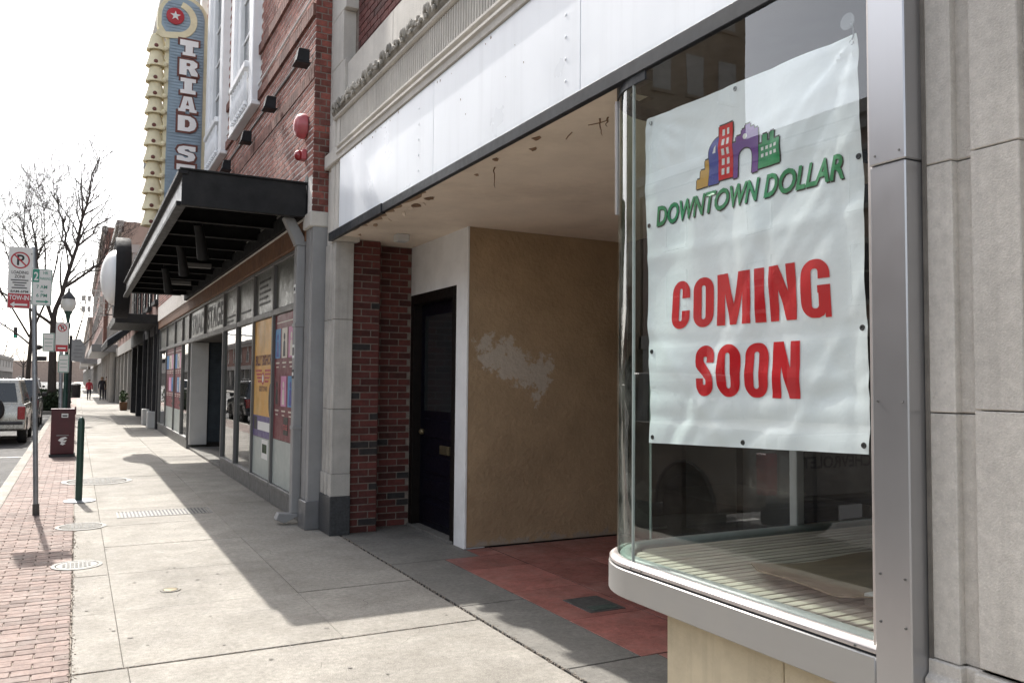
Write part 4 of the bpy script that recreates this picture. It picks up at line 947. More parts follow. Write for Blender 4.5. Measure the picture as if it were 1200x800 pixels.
# wall lamps and conduit
lamp0 = None
for i, (x, y) in enumerate(((2.13, 9.10), (2.13, 10.85), (2.13, 12.55), (2.13, 14.4))):
    if lamp0 is None:
        lamp0 = empty('wall_floodlight', (2.22, y, 5.2), 'black bracket floodlight on the theatre wall above the alarm bell', 'floodlight', 'floodlights in a row above the theatre canopy')
        put('housing', B().add([(2.03, y-.075, 5.12), (2.17, y-.09, 5.10), (2.17, y+.09, 5.10), (2.03, y+.075, 5.12), (2.06, y-.055, 5.27), (2.18, y-.055, 5.27), (2.18, y+.055, 5.27), (2.06, y+.055, 5.27)], [(0,1,2,3),(4,5,6,7),(0,1,5,4),(1,2,6,5),(2,3,7,6),(3,0,4,7)]), 'canopy_black', lamp0, 0.006)
        put('rim', B().box(2.015, 2.185, y-.095, y+.095, 5.09, 5.108), 'canopy_black', lamp0, 0.003)
        put('arm', B().tube([(2.12, y+.05, 5.2), (2.12, y+.30, 5.26), (2.17, y+.40, 5.33), (2.21, y+.42, 5.36)], 0.012, 6), 'canopy_black', lamp0)
    else:
        c = copy_tree(lamp0); c.location = (2.22, y, 5.2)
        c['label'] = ('', 'black floodlight on the theatre wall, second from the alarm bell', 'black floodlight on the theatre wall, third from the alarm bell', 'black floodlight on the theatre wall, farthest from the alarm bell')[i]
put('conduit', B().tube([(2.195, 8.98, 5.86), (2.195, 10.9, 5.86), (2.195, 15.0, 5.86)], 0.014, 6), 'white_paint', th)
put('conduit', B().tube([(2.205, 9.5, 5.36), (2.205, 15.0, 5.36)], 0.016, 6), 'pipe_grey', th)
bell = empty('alarm_bell', (2.22, 9.32, 4.45), 'red round alarm bell on the theatre corner brickwork', 'alarm bell')
put('gong', B().lathe([(0.001, -0.145), (0.06, -0.14), (0.115, -0.115), (0.138, -0.07), (0.142, -0.02), (0.13, -0.02)], (2.22, 9.30, 4.47), 26, axis=0), 'bell_red', bell, smooth=True)
put('backbox', B().box(2.195, 2.225, 9.2, 9.40, 4.37, 4.57), 'bell_red', bell, 0.01)
al = empty('alarm_lamp', (2.22, 9.30, 4.14), 'small red alarm lamp below the round bell', 'alarm lamp')
put('base', B().box(2.16, 2.222, 9.24, 9.36, 4.08, 4.20), 'bell_red', al, 0.012); put('lens', B().ball((2.14, 9.30, 4.13), 0.055, 14, 8, (1, 1, 1.1)), 'tail_red', al, smooth=True)

# ---- blade sign
bs = empty('blade_sign', (2.2, 18.0, 4.6), 'tall blue and cream vertical theatre sign lettered TRIAD STAGE above the canopy', 'sign')
def arcp(cx, cz, r, a0, a1, n=14): return [(cx+r*cos(a0+(a1-a0)*i/n), cz+r*sin(a0+(a1-a0)*i/n)) for i in range(n+1)]
outl = [(1.38, 4.55), (2.20, 4.55), (2.20, 8.95)] + arcp(1.71, 8.98, 0.49, 0.0, pi, 20) + arcp(1.40, 8.80, 0.18, pi, 1.45*pi, 8) + [(1.42, 8.55), (1.38, 8.45)]
put('cabinet', B().prism(outl, 1, 17.90, 18.12), 'sign_cream', bs, 0.01)
inn = [(1.44, 4.62), (2.12, 4.62), (2.12, 8.95)] + arcp(1.71, 8.98, 0.41, 0.0, pi, 20) + [(1.30, 8.78), (1.40, 8.62), (1.46, 8.5)]
put('face', B().prism(inn, 1, 17.885, 17.902), 'sign_blue', bs)
rb = B(); z = 4.66
while z < 9.30:
    x1 = 2.11 if z < 8.95 else 1.71+sqrt(max(0.0, 0.41**2-(z-8.98)**2)); x0 = 1.455 if z < 8.62 else 1.71-sqrt(max(0.0, 0.41**2-(z-8.98)**2))
    if x1-x0 > 0.1: rb.box(x0+.01, x1-.01, 17.872, 17.887, z, z+0.032)
    z += 0.062
put('ribs', rb, 'sign_blue', bs, kind='stuff')
sp = [(1.66+(0.34-0.20*t)*cos(pi*0.35+ -t*2*pi*0.9+0.9), 8.97+(0.34-0.20*t)*sin(pi*0.35-t*2*pi*0.9+0.9)) for t in [i/30 for i in range(31)]]
sp = [(1.22, 8.62), (1.32, 8.56), (1.48, 8.58)] + arcp(1.58, 8.93, 0.33, -1.45, 1.3, 16)
put('scroll', B().prism(stroke(sp, 0.13), 1, 17.855, 17.886), 'sign_cream', bs, 0.006)
put('roundel', B().lathe([(0.17, 0.0), (0.17, -0.05), (0.14, -0.06), (0.001, -0.06)], (1.55, 17.89, 8.98), 24, axis=1), 'sign_red', bs, smooth=True)
put('star', B().prism([(1.55+(0.10 if i % 2 == 0 else 0.04)*sin(i*pi/5), 8.98+(0.10 if i % 2 == 0 else 0.04)*cos(i*pi/5)) for i in range(10)], 1, 17.815, 17.832), 'ink_white', bs)
for ch, z in zip('TRIADSTAGE', (8.37, 7.96, 7.58, 7.20, 6.80, 6.18, 5.80, 5.42, 5.04, 4.70)):
    w = 0.36 if ch != 'I' else 0.30
    L = {'T': [[(0,.62),(0,1),(1,1),(1,.62),(.7,.62),(.7,.2),(.85,.2),(.85,0),(.15,0),(.15,.2),(.3,.2),(.3,.62)]],
         'I': [[(0,0),(0,.25),(.25,.25),(.25,.75),(0,.75),(0,1),(1,1),(1,.75),(.75,.75),(.75,.25),(1,.25),(1,0)]],
         'A': [[(0,0),(0,.2),(.1,.2),(.28,1),(.72,1),(.9,.2),(1,.2),(1,0),(.6,0),(.6,.2),(.4,.2),(.4,0)], [(.42,.42),(.58,.42),(.5,.78)]],
         'D': [[(0,0),(0,1),(.65,1),(.9,.85),(1,.6),(1,.4),(.9,.15),(.65,0)], [(.38,.25),(.55,.25),(.64,.4),(.64,.6),(.55,.75),(.38,.75)]],
         'R': [[(0,0),(0,1),(.75,1),(.97,.85),(.97,.6),(.82,.48),(1,.2),(1,0),(.65,0),(.5,.38),(.4,.38),(.4,0)], [(.38,.6),(.55,.6),(.6,.7),(.55,.8),(.38,.8)]],
         'S': [[(0,.05),(0,.35),(.3,.35),(.45,.22),(.62,.28),(.6,.38),(.1,.5),(0,.7),(.1,.92),(.35,1),(1,1),(1,.68),(.72,.68),(.6,.8),(.42,.76),(.42,.68),(.9,.56),(1,.35),(.92,.1),(.65,0)]],
         'G': [[(.3,0),(.05,.2),(0,.5),(.05,.8),(.3,1),(1,1),(1,.68),(.6,.68),(.5,.78),(.4,.7),(.38,.4),(.45,.25),(.62,.28),(.62,.38),(.5,.38),(.5,.55),(1,.55),(1,0)]],
         'E': [[(0,0),(0,1),(1,1),(1,.7),(.42,.7),(.42,.6),(.8,.6),(.8,.4),(.42,.4),(.42,.3),(1,.3),(1,0)]]}[ch]
    hh = 0.33; back = B().prism([(1.83-w/2+a*w, z-hh/2+q*hh) for a, q in L[0]], 1, 17.845, 17.885)
    # brown outline plate (grown) and white letter in front
    cx, cz = 1.83, z
    lo = put('letter_outline', B().prism([(cx+(a-.5)*w*1.2, cz+(q-.5)*hh*1.2) for a, q in L[0]], 1, 17.85, 17.88), 'sign_brown', bs)
    me = shape_me([[((a-.5)*w*0.98, (q-.5)*hh*0.96) for a, q in lp] for lp in L])
    link_mesh('letter', flat_mesh(me, (cx, 17.85, cz), lift=0.004, **UY), 'letter_white', bs)
for k in range(12):
    z = 8.40-k*0.325; x = 1.23
    t = put('drum', B().lathe([(0.05, 0.17), (0.11, 0.17), (0.135, 0.10), (0.15, 0.02), (0.19, -0.12), (0.20, -0.165), (0.15, -0.165), (0.09, -0.10)], (x, 18.0, z), 14), 'sign_cream', bs, smooth=True)
    put('bulb', B().ball((x+0.16, 17.87, z-0.12), 0.055, 10, 6), 'sign_cream', t, smooth=True)
    put('socket', B().lathe([(0.04, 0), (0.04, -0.05), (0.02, -0.06), (0.001, -0.06)], (x-0.02, 17.86, z-0.10), 12, axis=1), 'sign_brown', t)
put('bracket', B().box(2.2, 2.26, 17.96, 18.06, 5.2, 5.4).box(2.2, 2.26, 17.96, 18.06, 8.2, 8.4), 'iron_dark', bs)
# ---- round projecting sign beyond the canopy
rs = empty('drum_sign', (1.6, 22.0, 4.0), 'black rimmed round sign with white domed face hung past the canopy', 'sign')
put('rim', B().lathe([(0.60, 0.745), (0.86, 0.735), (0.95, 0.72), (0.97, 0.76), (0.97, 1.02), (0.95, 1.05), (0.001, 1.05)], (0, 22.0, 4.02), 44, axis=0), 'rim_black', rs, smooth=True)
put('dome', B().lathe([(0.001, 0.42)] + [(0.66*sin(a), 0.74-0.32*cos(a)) for a in [i*pi/2/9 for i in range(1, 10)]], (0, 22.0, 4.02), 44, axis=0), 'dome_white', rs, smooth=True)
put('bracket', B().cyl((1.05, 22.0, 4.3), (2.24, 22.0, 4.3), 0.03, n=8).cyl((1.05, 22.0, 3.7), (2.24, 22.0, 3.7), 0.03, n=8), 'iron_dark', rs)

# ================================================================== STREET FURNITURE
def bars(parent, plane, p, rows, mat, w):
    for (z, f) in rows:
        shape('small_print', [rect((1-f)*w/2, z, (1+f)*w/2, z+0.012)], p, mat, parent, plane, lift=0.004)
def rplate(name, x0, x1, z0, z1, y, mat, parent, r=0.02): return put(name, B().prism(rrect(x0, z0, x1, z1, r, 4), 1, y, y+0.004), mat, parent)
sg = empty('sign_post', (-0.375, 11.24, 0), 'leaning galvanised post with no parking and two hour parking plates', 'sign post')
put('post', B().tube([(-0.375, 11.24, 0), (-0.475, 11.24, 2.6), (-0.495, 11.24, 3.14)], 0.028, 12), 'galvanised', sg, smooth=True)
put('sleeve', B().cyl((-0.374, 11.24, 0), (-0.379, 11.24, 0.13), 0.038, 0.036, 12), 'iron', sg)
a = rplate('no_parking_plate', -0.745, -0.508, 2.405, 3.125, 11.195, 'sign_face', sg)
P = (-0.745, 11.195, 2.405)
shape('symbol_ring', [disc(0.118, 0.565, 0.098, 32), disc(0.118, 0.565, 0.082, 32)], P, 'sign_red', a, UY, lift=0.002)
text('symbol', 'P', (-0.745+0.085, 11.195, 2.405+0.505), 0.075, 0.125, 'ink_black', a, UY, bold=0.02, lift=0.0015)
shape('symbol_slash', [[(0.045, 0.628), (0.056, 0.64), (0.191, 0.503), (0.180, 0.491)]], P, 'sign_red', a, UY, lift=0.003)
text('lettering', 'LOADING\nZONE', (-0.745+0.035, 11.195, 2.405+0.355), 0.17, 0.085, 'ink_black', a, UY, bold=0.02, lift=0.0015)
bars(a, UY, P, ((0.325, .75), (0.295, .6), (0.265, .45), (0.235, .65)), 'plastic_dark', 0.237)
text('lettering', '8AM-6PM', (-0.745+0.03, 11.195, 2.405+0.185), 0.18, 0.028, 'ink_black', a, UY, bold=0.02, lift=0.0015)
shape('red_field', [rect(0.008, 0.008, 0.229, 0.172)], P, 'sign_red', a, UY, lift=0.0015)
text('lettering', 'TOW-IN', (-0.745+0.018, 11.195, 2.405+0.10), 0.20, 0.055, 'ink_white', a, UY, bold=0.02, lift=0.003)
shape('arrow', [[(0.03, 0.045), (0.075, 0.078), (0.075, 0.056), (0.205, 0.056), (0.205, 0.034), (0.075, 0.034), (0.075, 0.012)]], P, 'ink_white', a, UY, lift=0.003)
a = rplate('time_limit_plate', -0.503, -0.293, 2.45, 2.885, 11.200, 'sign_face', sg)
P = (-0.503, 11.200, 2.45)
shape('border', [rrect(0.006, 0.006, 0.204, 0.429, 0.015, 4), rrect(0.011, 0.011, 0.199, 0.424, 0.012, 4)], P, 'sign_green', a, UY, lift=0.0012)
shape('green_field', [rect(0.011, 0.275, 0.075, 0.424)], P, 'sign_green', a, UY, lift=0.0015)
text('lettering', '2', (-0.503+0.02, 11.2, 2.45+0.295), 0.045, 0.10, 'ink_white', a, UY, bold=0.02, lift=0.003)
text('lettering', 'HR', (-0.503+0.115, 11.2, 2.45+0.37), 0.05, 0.035, 'sign_green', a, UY, bold=0.01, lift=0.002)
text('lettering', 'PARKING', (-0.503+0.082, 11.2, 2.45+0.305), 0.11, 0.03, 'sign_green', a, UY, bold=0.01, lift=0.002)
text('lettering', '7 AM', (-0.503+0.05, 11.2, 2.45+0.20), 0.11, 0.042, 'sign_green', a, UY, bold=0.01, lift=0.002)
text('lettering', '6 PM', (-0.503+0.05, 11.2, 2.45+0.10), 0.11, 0.042, 'sign_green', a, UY, bold=0.01, lift=0.002)
shape('dash', [rect(0.09, 0.163, 0.12, 0.172)], P, 'sign_green', a, UY, lift=0.002)
shape('arrow', [[(0.05, 0.04), (0.05, 0.056), (0.145, 0.056), (0.145, 0.07), (0.18, 0.048), (0.145, 0.026), (0.145, 0.04)]], P, 'sign_green', a, UY, lift=0.002)
for z in (2.5, 3.05): put('bolt', B().lathe([(0.008, 0), (0.007, -0.006), (0.001, -0.006)], (-0.515, 11.194, z), 8, axis=1), 'iron', sg)
# bollard
bo = empty('bollard', (0.08, 12.25, 0), 'slim dark green steel bollard on a round base plate', 'bollard')
put('shaft', B().lathe([(0.042, 0.0), (0.042, 1.02), (0.036, 1.06), (0.02, 1.08), (0.001, 1.085)], (0.07, 12.25, 0.008), 18), 'post_green', bo, smooth=True)
put('base_plate', B().lathe([(0.19, 0.0), (0.19, 0.010), (0.06, 0.018), (0.04, 0.018)], (0.08, 12.25, 0.001), 26), 'galvanised', bo)
# newspaper box
nb = empty('newspaper_box', (-0.22, 19.4, 0), 'dark maroon newspaper box with a white emblem beside the kerb', 'newspaper box')
put('body', B().prism([(19.20, 0.06), (19.20, 0.955), (19.55, 0.955), (19.66, 0.86), (19.66, 0.06)], 0, -0.435, -0.005), 'box_maroon', nb, 0.015, seg=2)
put('lid_lip', B().box(-0.445, 0.005, 19.185, 19.58, 0.956, 0.972), 'box_maroon', nb, 0.004)
put('base', B().box(-0.455, 0.015, 19.22, 19.66, 0.0, 0.058), 'plastic_dark', nb, 0.006)
put('label_plate', B().box(-0.25, -0.13, 19.190, 19.199, 0.80, 0.88), 'ink_white', nb); put('label_print', B().box(-0.235, -0.145, 19.187, 19.19, 0.82, 0.85), 'ink_black', nb)
put('handle', B().box(-0.02, 0.012, 19.16, 19.2, 0.86, 1.02), 'box_maroon', nb, 0.005)
shape('emblem', [[(0, .10), (.05, .15), (.13, .17), (.17, .14), (.12, .13), (.09, .10), (.16, .10), (.13, .06), (.08, .06), (.14, .03), (.09, 0), (.04, .02), (.06, .06), (.03, .08)]], (-0.30, 19.199, 0.24), 'ink_white', nb, UY, lift=0.003)
shape('emblem_bar', [rect(0, 0, .22, .016)], (-0.33, 19.199, 0.43), 'steel_grey', nb, UY, lift=0.003)
# second post with plates
s2 = empty('sign_post', (-0.36, 26.0, 0), 'grey post with a no parking plate between two small green plates', 'sign post')
put('post', B().tube([(-0.36, 26.0, 0), (-0.42, 26.0, 3.15)], 0.05, 10), 'galvanised', s2, smooth=True)
a = rplate('no_parking_plate', -0.55, -0.24, 2.32, 3.13, 25.93, 'sign_face', s2); P = (-0.55, 25.93, 2.32)
shape('symbol_ring', [disc(0.155, 0.66, 0.11, 28), disc(0.155, 0.66, 0.085, 28)], P, 'sign_red', a, UY, lift=0.002); shape('symbol_slash', [[(0.07, 0.73), (0.09, 0.75), (0.24, 0.59), (0.22, 0.57)]], P, 'sign_red', a, UY, lift=0.003)
text('symbol', 'P', (-0.43, 25.93, 2.92), 0.08, 0.12, 'ink_black', a, UY, bold=.02, lift=0.0015)
shape('red_field', [rect(0.01, 0.01, 0.30, 0.19)], P, 'sign_red', a, UY, lift=0.0015); shape('arrow', [rect(0.06, 0.08, 0.25, 0.12)], P, 'ink_white', a, UY, lift=0.003)
for (x0, x1, z0, z1) in ((-0.86, -0.57, 2.32, 2.83), (-0.47, -0.20, 1.75, 2.25)):
    a = rplate('time_limit_plate', x0, x1, z0, z1, 25.94, 'sign_face', s2); P = (x0, 25.94, z0)
    shape('border', [rect(.01, .01, x1-x0-.01, z1-z0-.01), rect(.025, .025, x1-x0-.025, z1-z0-.025)], P, 'sign_green', a, UY, lift=0.002); bars(a, UY, P, ((.14, .6), (.24, .6), (.34, .7)), 'sign_green', x1-x0)
# hanging board sign on its own post farther along
h2 = empty('board_sign', (-0.05, 33.0, 0), 'grey pentagonal board sign on a dark post beyond the newspaper box', 'sign')
put('post', B().cyl((-0.22, 33.0, 0), (-0.22, 33.0, 3.1), 0.05, n=10), 'iron_dark', h2)
put('board', B().prism([(-0.2, 2.2), (0.22, 2.15), (0.24, 2.72), (0.08, 2.98), (-0.2, 2.95)], 1, 32.9, 32.94), 'steel_grey', h2, 0.006)
bars(h2, UY, (-0.18, 32.9, 2.2), ((.15, .6), (.27, .8), (.4, .7), (.52, .5)), 'plastic_dark', 0.4)
# street lamp
lp = empty('street_lamp', (-0.42, 41.0, 0), 'dark post-top street lamp with a pale acorn globe', 'street lamp')
put('column', B().lathe([(0.24, 0.0), (0.24, 0.25), (0.17, 0.45), (0.13, 0.9), (0.085, 1.1), (0.075, 3.7), (0.11, 3.85), (0.11, 3.95), (0.06, 4.05), (0.10, 4.35), (0.17, 4.48), (0.17, 4.52), (0.001, 4.52)], (-0.42, 41.0, 0), 16), 'post_green', lp, smooth=True)
put('globe', B().lathe([(0.17, 4.52), (0.27, 4.68), (0.30, 4.88), (0.26, 5.06), (0.001, 5.06)], (-0.42, 41.0, 0), 20), 'lamp_glass', lp, smooth=True)
put('cap', B().lathe([(0.29, 5.05), (0.24, 5.15), (0.12, 5.30), (0.05, 5.38), (0.04, 5.52), (0.001, 5.58)], (-0.42, 41.0, 0), 16), 'iron_dark', lp, smooth=True)
# litter bin
lb = empty('litter_bin', (-0.05, 78.0, 0), 'dark round litter bin far down the pavement', 'litter bin')
put('drum', B().lathe([(0.33, 0), (0.37, 0.1), (0.37, 0.95), (0.40, 1.0), (0.40, 1.06), (0.28, 1.15), (0.001, 1.15)], (-0.05, 78.0, 0), 16), 'iron_dark', lb, smooth=True)
put('opening', B().lathe([(0.20, 1.151), (0.20, 1.17), (0.15, 1.17), (0.15, 1.151)], (-0.05, 78.0, 0), 14), 'plastic_dark', lb)
# shop planter
def leaves(b, cx, cy, cz, rx, ry, rz, n, s, seed):
    r = random.Random(seed)
    for k in range(n):
        while True:
            q = Vector((r.uniform(-1, 1), r.uniform(-1, 1), r.uniform(-1, 1)))
            if q.length < 1: break
        if q.length < 0.4: q = q.normalized()*r.uniform(.5, 1)
        p = Vector((cx+q.x*rx, cy+q.y*ry, cz+q.z*rz)); u = Vector((r.uniform(-1, 1), r.uniform(-1, 1), r.uniform(-.4, 1))).normalized(); w = u.orthogonal().normalized()*s*0.45*r.uniform(.7, 1.3); u = u*s*r.uniform(.7, 1.3)
        b.add([p, p+u*.5+w, p+u, p+u*.5-w], [(0, 1, 2, 3)])
pl = empty('planter', (2.1, 46.5, 0), 'small brown planter of leafy shrubs against the shopfronts', 'planter')
put('tub', B().prism([(1.98, 0), (2.28, 0), (2.31, 0.42), (1.95, 0.42)], 1, 46.1, 46.9), 'beam_brown', pl, 0.02)
b = B(); leaves(b, 2.12, 46.5, 0.68, 0.19, 0.42, 0.30, 260, 0.10, 4); put('foliage', b, 'leaf_green', pl)
b = B()
for k in range(5): b.cyl((2.08+.02*k, 46.3+.1*k, .4), (2.06+.03*k, 46.2+.13*k, .75), .008, n=5)
put('stems', b, 'bark', pl)
# hedge bed at the kerb build-out
hd = empty('hedge', (-1.2, 52, 0), 'low dark clipped hedge round the bare street tree', 'hedge')
b = B(); r = random.Random(11)
for k in range(5200):
    x, y, z = r.uniform(-2.3, -0.35), r.uniform(46.5, 58), r.uniform(0.05, 0.85)
    if r.random() < 0.5: z = r.uniform(0.72, 0.9)
    elif r.random() < 0.5: y = r.uniform(46.4, 46.7)
    else: x = r.choice([r.uniform(-0.5, -0.3), r.uniform(-2.35, -2.2)])
    u = Vector((r.uniform(-1, 1), r.uniform(-1, 1), r.uniform(-.3, 1))).normalized(); w = u.orthogonal().normalized()*.05; u = u*.12; p = Vector((x, y, z))
    b.add([p, p+u*.5+w, p+u, p+u*.5-w], [(0, 1, 2, 3)])
put('foliage', b, 'leaf_dark', hd); put('inner_twigs', B().box(-2.2, -0.45, 46.7, 57.8, 0, 0.72), 'leaf_dark', hd)
put('kerb_build_out', B().box(-3.2, -0.94, 45.5, 60, -0.27, -0.004), 'concrete', kind='structure')
# ---- bare trees
def twig(b, p, d, L, r, depth, rn, up_bias=0.25):
    n = 4 if depth > 1 else 3; path = [p]; q = p.copy(); dd = d.copy()
    for i in range(n):
        dd = (dd + Vector((rn.gauss(0, .16), rn.gauss(0, .16), rn.gauss(0.04, .12)))).normalized(); q = q + dd*L/n; path.append(q.copy())
    b.tube(path, [r*(1-0.75*i/n) for i in range(n+1)], 4 if r < 0.03 else 6, caps=False)
    if depth <= 0: return
    for k in range(rn.randint(2, 4)):
        i = rn.randint(1, n); base = path[i]; ax = (path[i]-path[i-1]).normalized()
        side = ax.orthogonal().normalized(); side.rotate(Matrix.Rotation(rn.uniform(0, 2*pi), 3, ax))
        nd_ = (ax*rn.uniform(.55, .95) + side*rn.uniform(.45, .9) + Vector((0, 0, up_bias))).normalized()
        twig(b, base, nd_, L*rn.uniform(.48, .72), max(0.007, r*(1-0.6*i/n)*0.62), depth-1, rn, up_bias)
def bare_tree(name, base, trunk, limbs, label, seed, depth=3, tr=0.24, group=None, density=3):
    rn = random.Random(seed); t = empty(name, base, label, 'tree', group)
    tp = [Vector(p) for p in trunk]; n = len(tp)
    put('trunk', B().tube(tp, [tr*(1.25 if i == 0 else 1-0.35*i/(n-1)) for i in range(n)], 10), 'bark', t, smooth=True)
    b = B()
    for r0, pts in limbs:
        P = [Vector(p) for p in pts]; fine = []
        for i in range(len(P)-1):
            for s in (0, .33, .66): fine.append(P[i].lerp(P[i+1], s) + Vector((rn.gauss(0, .03), rn.gauss(0, .03), rn.gauss(0, .03)))*(1 if s else 0))
        fine.append(P[-1]); m = len(fine)
        b.tube(fine, [r0*0.72*(1-0.85*i/(m-1)) for i in range(m)], 7)
        for i in range(2, m):
            for k in range(density if i > m/3 else 1):
                ax = (fine[i]-fine[i-1]).normalized(); side = ax.orthogonal().normalized(); side.rotate(Matrix.Rotation(rn.uniform(0, 2*pi), 3, ax))
                d = (ax*rn.uniform(.4, .9) + side*rn.uniform(.5, 1.0) + Vector((0, 0, .2))).normalized()
                seg = sum((fine[j+1]-fine[j]).length for j in range(m-1))
                twig(b, fine[i], d, seg*rn.uniform(.18, .42), r0*(1-0.75*i/(m-1))*0.33+0.006, depth-1, rn)
    put('crown', b, 'bark', t); return t
YT = 47.0
bare_tree('bare_tree', (-1.04, YT, 0), [(-1.04, YT, -0.05), (-1.08, YT, 1.2), (-1.10, YT, 3.2), (-1.12, YT, 4.6)],
  [(0.17, [(-1.12, YT, 4.5), (-0.67, YT-.2, 6.3), (-0.19, YT-.3, 8.2), (0.02, YT-.2, 9.8), (0.30, YT, 11.5), (0.75, YT+.2, 13.2)]),
   (0.10, [(-0.35, YT-.2, 7.5), (-0.74, YT+.4, 8.5), (-0.86, YT+.6, 9.6), (-1.3, YT+.8, 10.8), (-1.5, YT+.8, 12.6)]),
   (0.11, [(-0.70, YT-.2, 6.1), (0.37, YT-1, 6.9), (1.0, YT-1.4, 7.4), (1.25, YT-1.5, 8.6)]),
   (0.12, [(-1.10, YT, 4.2), (-2.2, YT-.6, 5.0), (-3.4, YT-1, 5.7), (-4.6, YT-1.2, 6.9)]),
   (0.13, [(-1.12, YT, 4.4), (-1.86, YT+.3, 6.8), (-2.05, YT+.4, 8.5), (-2.5, YT+.5, 10.6)]),
   (0.09, [(-1.80, YT+.2, 6.5), (-2.6, YT-.4, 7.8), (-3.5, YT-.6, 9.2)]),
   (0.09, [(-0.2, YT-.3, 8.2), (0.5, YT+.5, 9.0), (0.9, YT+.8, 10.2)]),
   (0.08, [(-2.2, YT-.6, 5.0), (-2.9, YT+.5, 6.6), (-3.4, YT+.8, 8.2), (-3.5, YT+.8, 9.6)]),
   (0.08, [(-1.3, YT+.1, 5.0), (-1.6, YT+1, 7.2), (-1.7, YT+1.4, 9.4), (-1.9, YT+1.5, 11.6)]),
   (0.08, [(-0.67, YT-.2, 6.2), (-0.1, YT+1.2, 7.0), (0.9, YT+1.8, 7.7), (1.7, YT+2, 9.3)]),
   (0.07, [(-1.86, YT+.3, 6.8), (-2.6, YT+1, 8.8), (-3.0, YT+1.2, 11.0)])],
  'tall bare street tree rising from the hedge behind the sign posts', 5, depth=4, tr=0.22, density=3)
x_, y_ = -2.55, 56.5
bare_tree('bare_tree', (x_, y_, 0), [(x_, y_, -.05), (x_, y_, 2), (x_+.1, y_, 4.4)],
  [(0.11, [(x_+.1, y_, 4.2), (x_-.2, y_, 7.5), (x_-.5, y_, 10.5), (x_-.4, y_, 13.5)]), (0.10, [(x_+.1, y_, 4.2), (x_+1.0, y_+.5, 7.2), (x_+1.5, y_+.8, 10.2), (x_+1.7, y_+.8, 12.6)]),
   (0.09, [(x_, y_, 4.0), (x_-1.4, y_-.6, 6.4), (x_-2.4, y_-.8, 9.0), (x_-2.9, y_-.8, 11.6)]), (0.08, [(x_, y_, 3.6), (x_-1.8, y_+.6, 5.0), (x_-3.4, y_+.8, 6.4)]), (0.07, [(x_-.2, y_, 7.2), (x_+.5, y_-.8, 9.4), (x_+.4, y_-1, 12)])],
  'bare street tree on the kerb build-out behind the leaning sign post', 15, depth=4, tr=0.15, density=3)
bare_tree('bare_tree', (-0.6, 82, 0), [(-0.6, 82, -.05), (-0.55, 82, 2.5), (-0.5, 82, 4)],
  [(0.12, [(-0.5, 82, 3.9), (0.2, 82, 6.5), (0.6, 82, 9)]), (0.10, [(-0.5, 82, 3.8), (-1.2, 82, 6.5), (-1.5, 82, 9)]), (0.09, [(-0.5, 82, 3.6), (0.9, 81, 5.0), (1.9, 80, 6.6)])],
  'smaller bare street tree far along the kerb past the lamp', 8, depth=3, tr=0.18, density=2)
for i, (x, y) in enumerate(((-22, 215), (-17, 235), (-13, 262))):
    bare_tree('bare_tree', (x, y, 0), [(x, y, -.1), (x, y, 3), (x, y, 5)], [(0.22, [(x, y, 4.8), (x+1.5, y, 8), (x+2, y, 11)]), (0.2, [(x, y, 4.8), (x-1.6, y, 8), (x-2.2, y, 11)]), (0.2, [(x, y, 4.8), (x, y+1, 8), (x+.3, y+1, 12)]), (.16, [(x, y, 4.4), (x-2.4, y, 6.2), (x-4, y, 7.6)]), (.16, [(x, y, 4.4), (x+2.4, y, 6.2), (x+4, y, 7.6)])],
      ('distant bare tree across the street, farthest out from the kerb', 'distant bare tree across the street between two others', 'distant bare tree across the street, closest to the far corner')[i], 20+i, depth=3, tr=0.3, group='bare trees across the street', density=3)
# ---- vehicles
def wheel(parent, x, y, z, r, w, side, rim='wheel_metal'):
    t = put('wheel', B().lathe([(r*.62, -w/2), (r*.93, -w/2), (r, -w*.32), (r, w*.32), (r*.93, w/2), (r*.62, w/2)], (x, y, z), 28, axis=0), 'rubber', parent, smooth=True)
    s = 1 if side > 0 else -1
    b = B().lathe([(r*.63, s*w*.30), (r*.60, s*w*.46), (r*.52, s*w*.40), (r*.2, s*w*.34), (r*.16, s*w*.46), (0.001, s*w*.46)], (x, y, z), 24, axis=0)
    for k in range(5):
        a = 2*pi*k/5; b.cyl((x+s*w*.40, y+cos(a)*r*.15, z+sin(a)*r*.15), (x+s*w*.44, y+cos(a)*r*.56, z+sin(a)*r*.56), r*.09, r*.07, 6)
    put('rim', b, rim, t, smooth=True)
def arch(cy, cz, r, n=10): return [(cy+r*cos(a), cz+r*sin(a)) for a in [pi-pi*i/n for i in range(n+1)]]
def taper(b, y0, y1, ya, yb, z0, z1, hw0, hw1):
    """greenhouse: bottom rectangle y0..y1, top ya..yb"""
    return b.add([(-hw0, y0, z0), (hw0, y0, z0), (hw0, y1, z0), (-hw0, y1, z0), (-hw1, ya, z1), (hw1, ya, z1), (hw1, yb, z1), (-hw1, yb, z1)], [(3,2,1,0),(4,5,6,7),(0,1,5,4),(1,2,6,5),(2,3,7,6),(3,0,4,7)])
def quad_on(b, A, C, D, E, t, n):
    n = Vector(n)*t; b.add([Vector(p) for p in (A, C, D, E)] + [Vector(p)+n for p in (A, C, D, E)], [(0,1,2,3),(7,6,5,4),(0,1,5,4),(1,2,6,5),(2,3,7,6),(3,0,4,7)])
def lerp4(P, s, t): A, C, D, E = [Vector(p) for p in P]; return (A.lerp(C, s)).lerp(E.lerp(D, s), t)
def panel(P, s0, s1, t0, t1, n, name, mat, parent, th=0.012):
    b = B(); quad_on(b, lerp4(P, s0, t0), lerp4(P, s1, t0), lerp4(P, s1, t1), lerp4(P, s0, t1), th, n); return put(name, b, mat, parent)
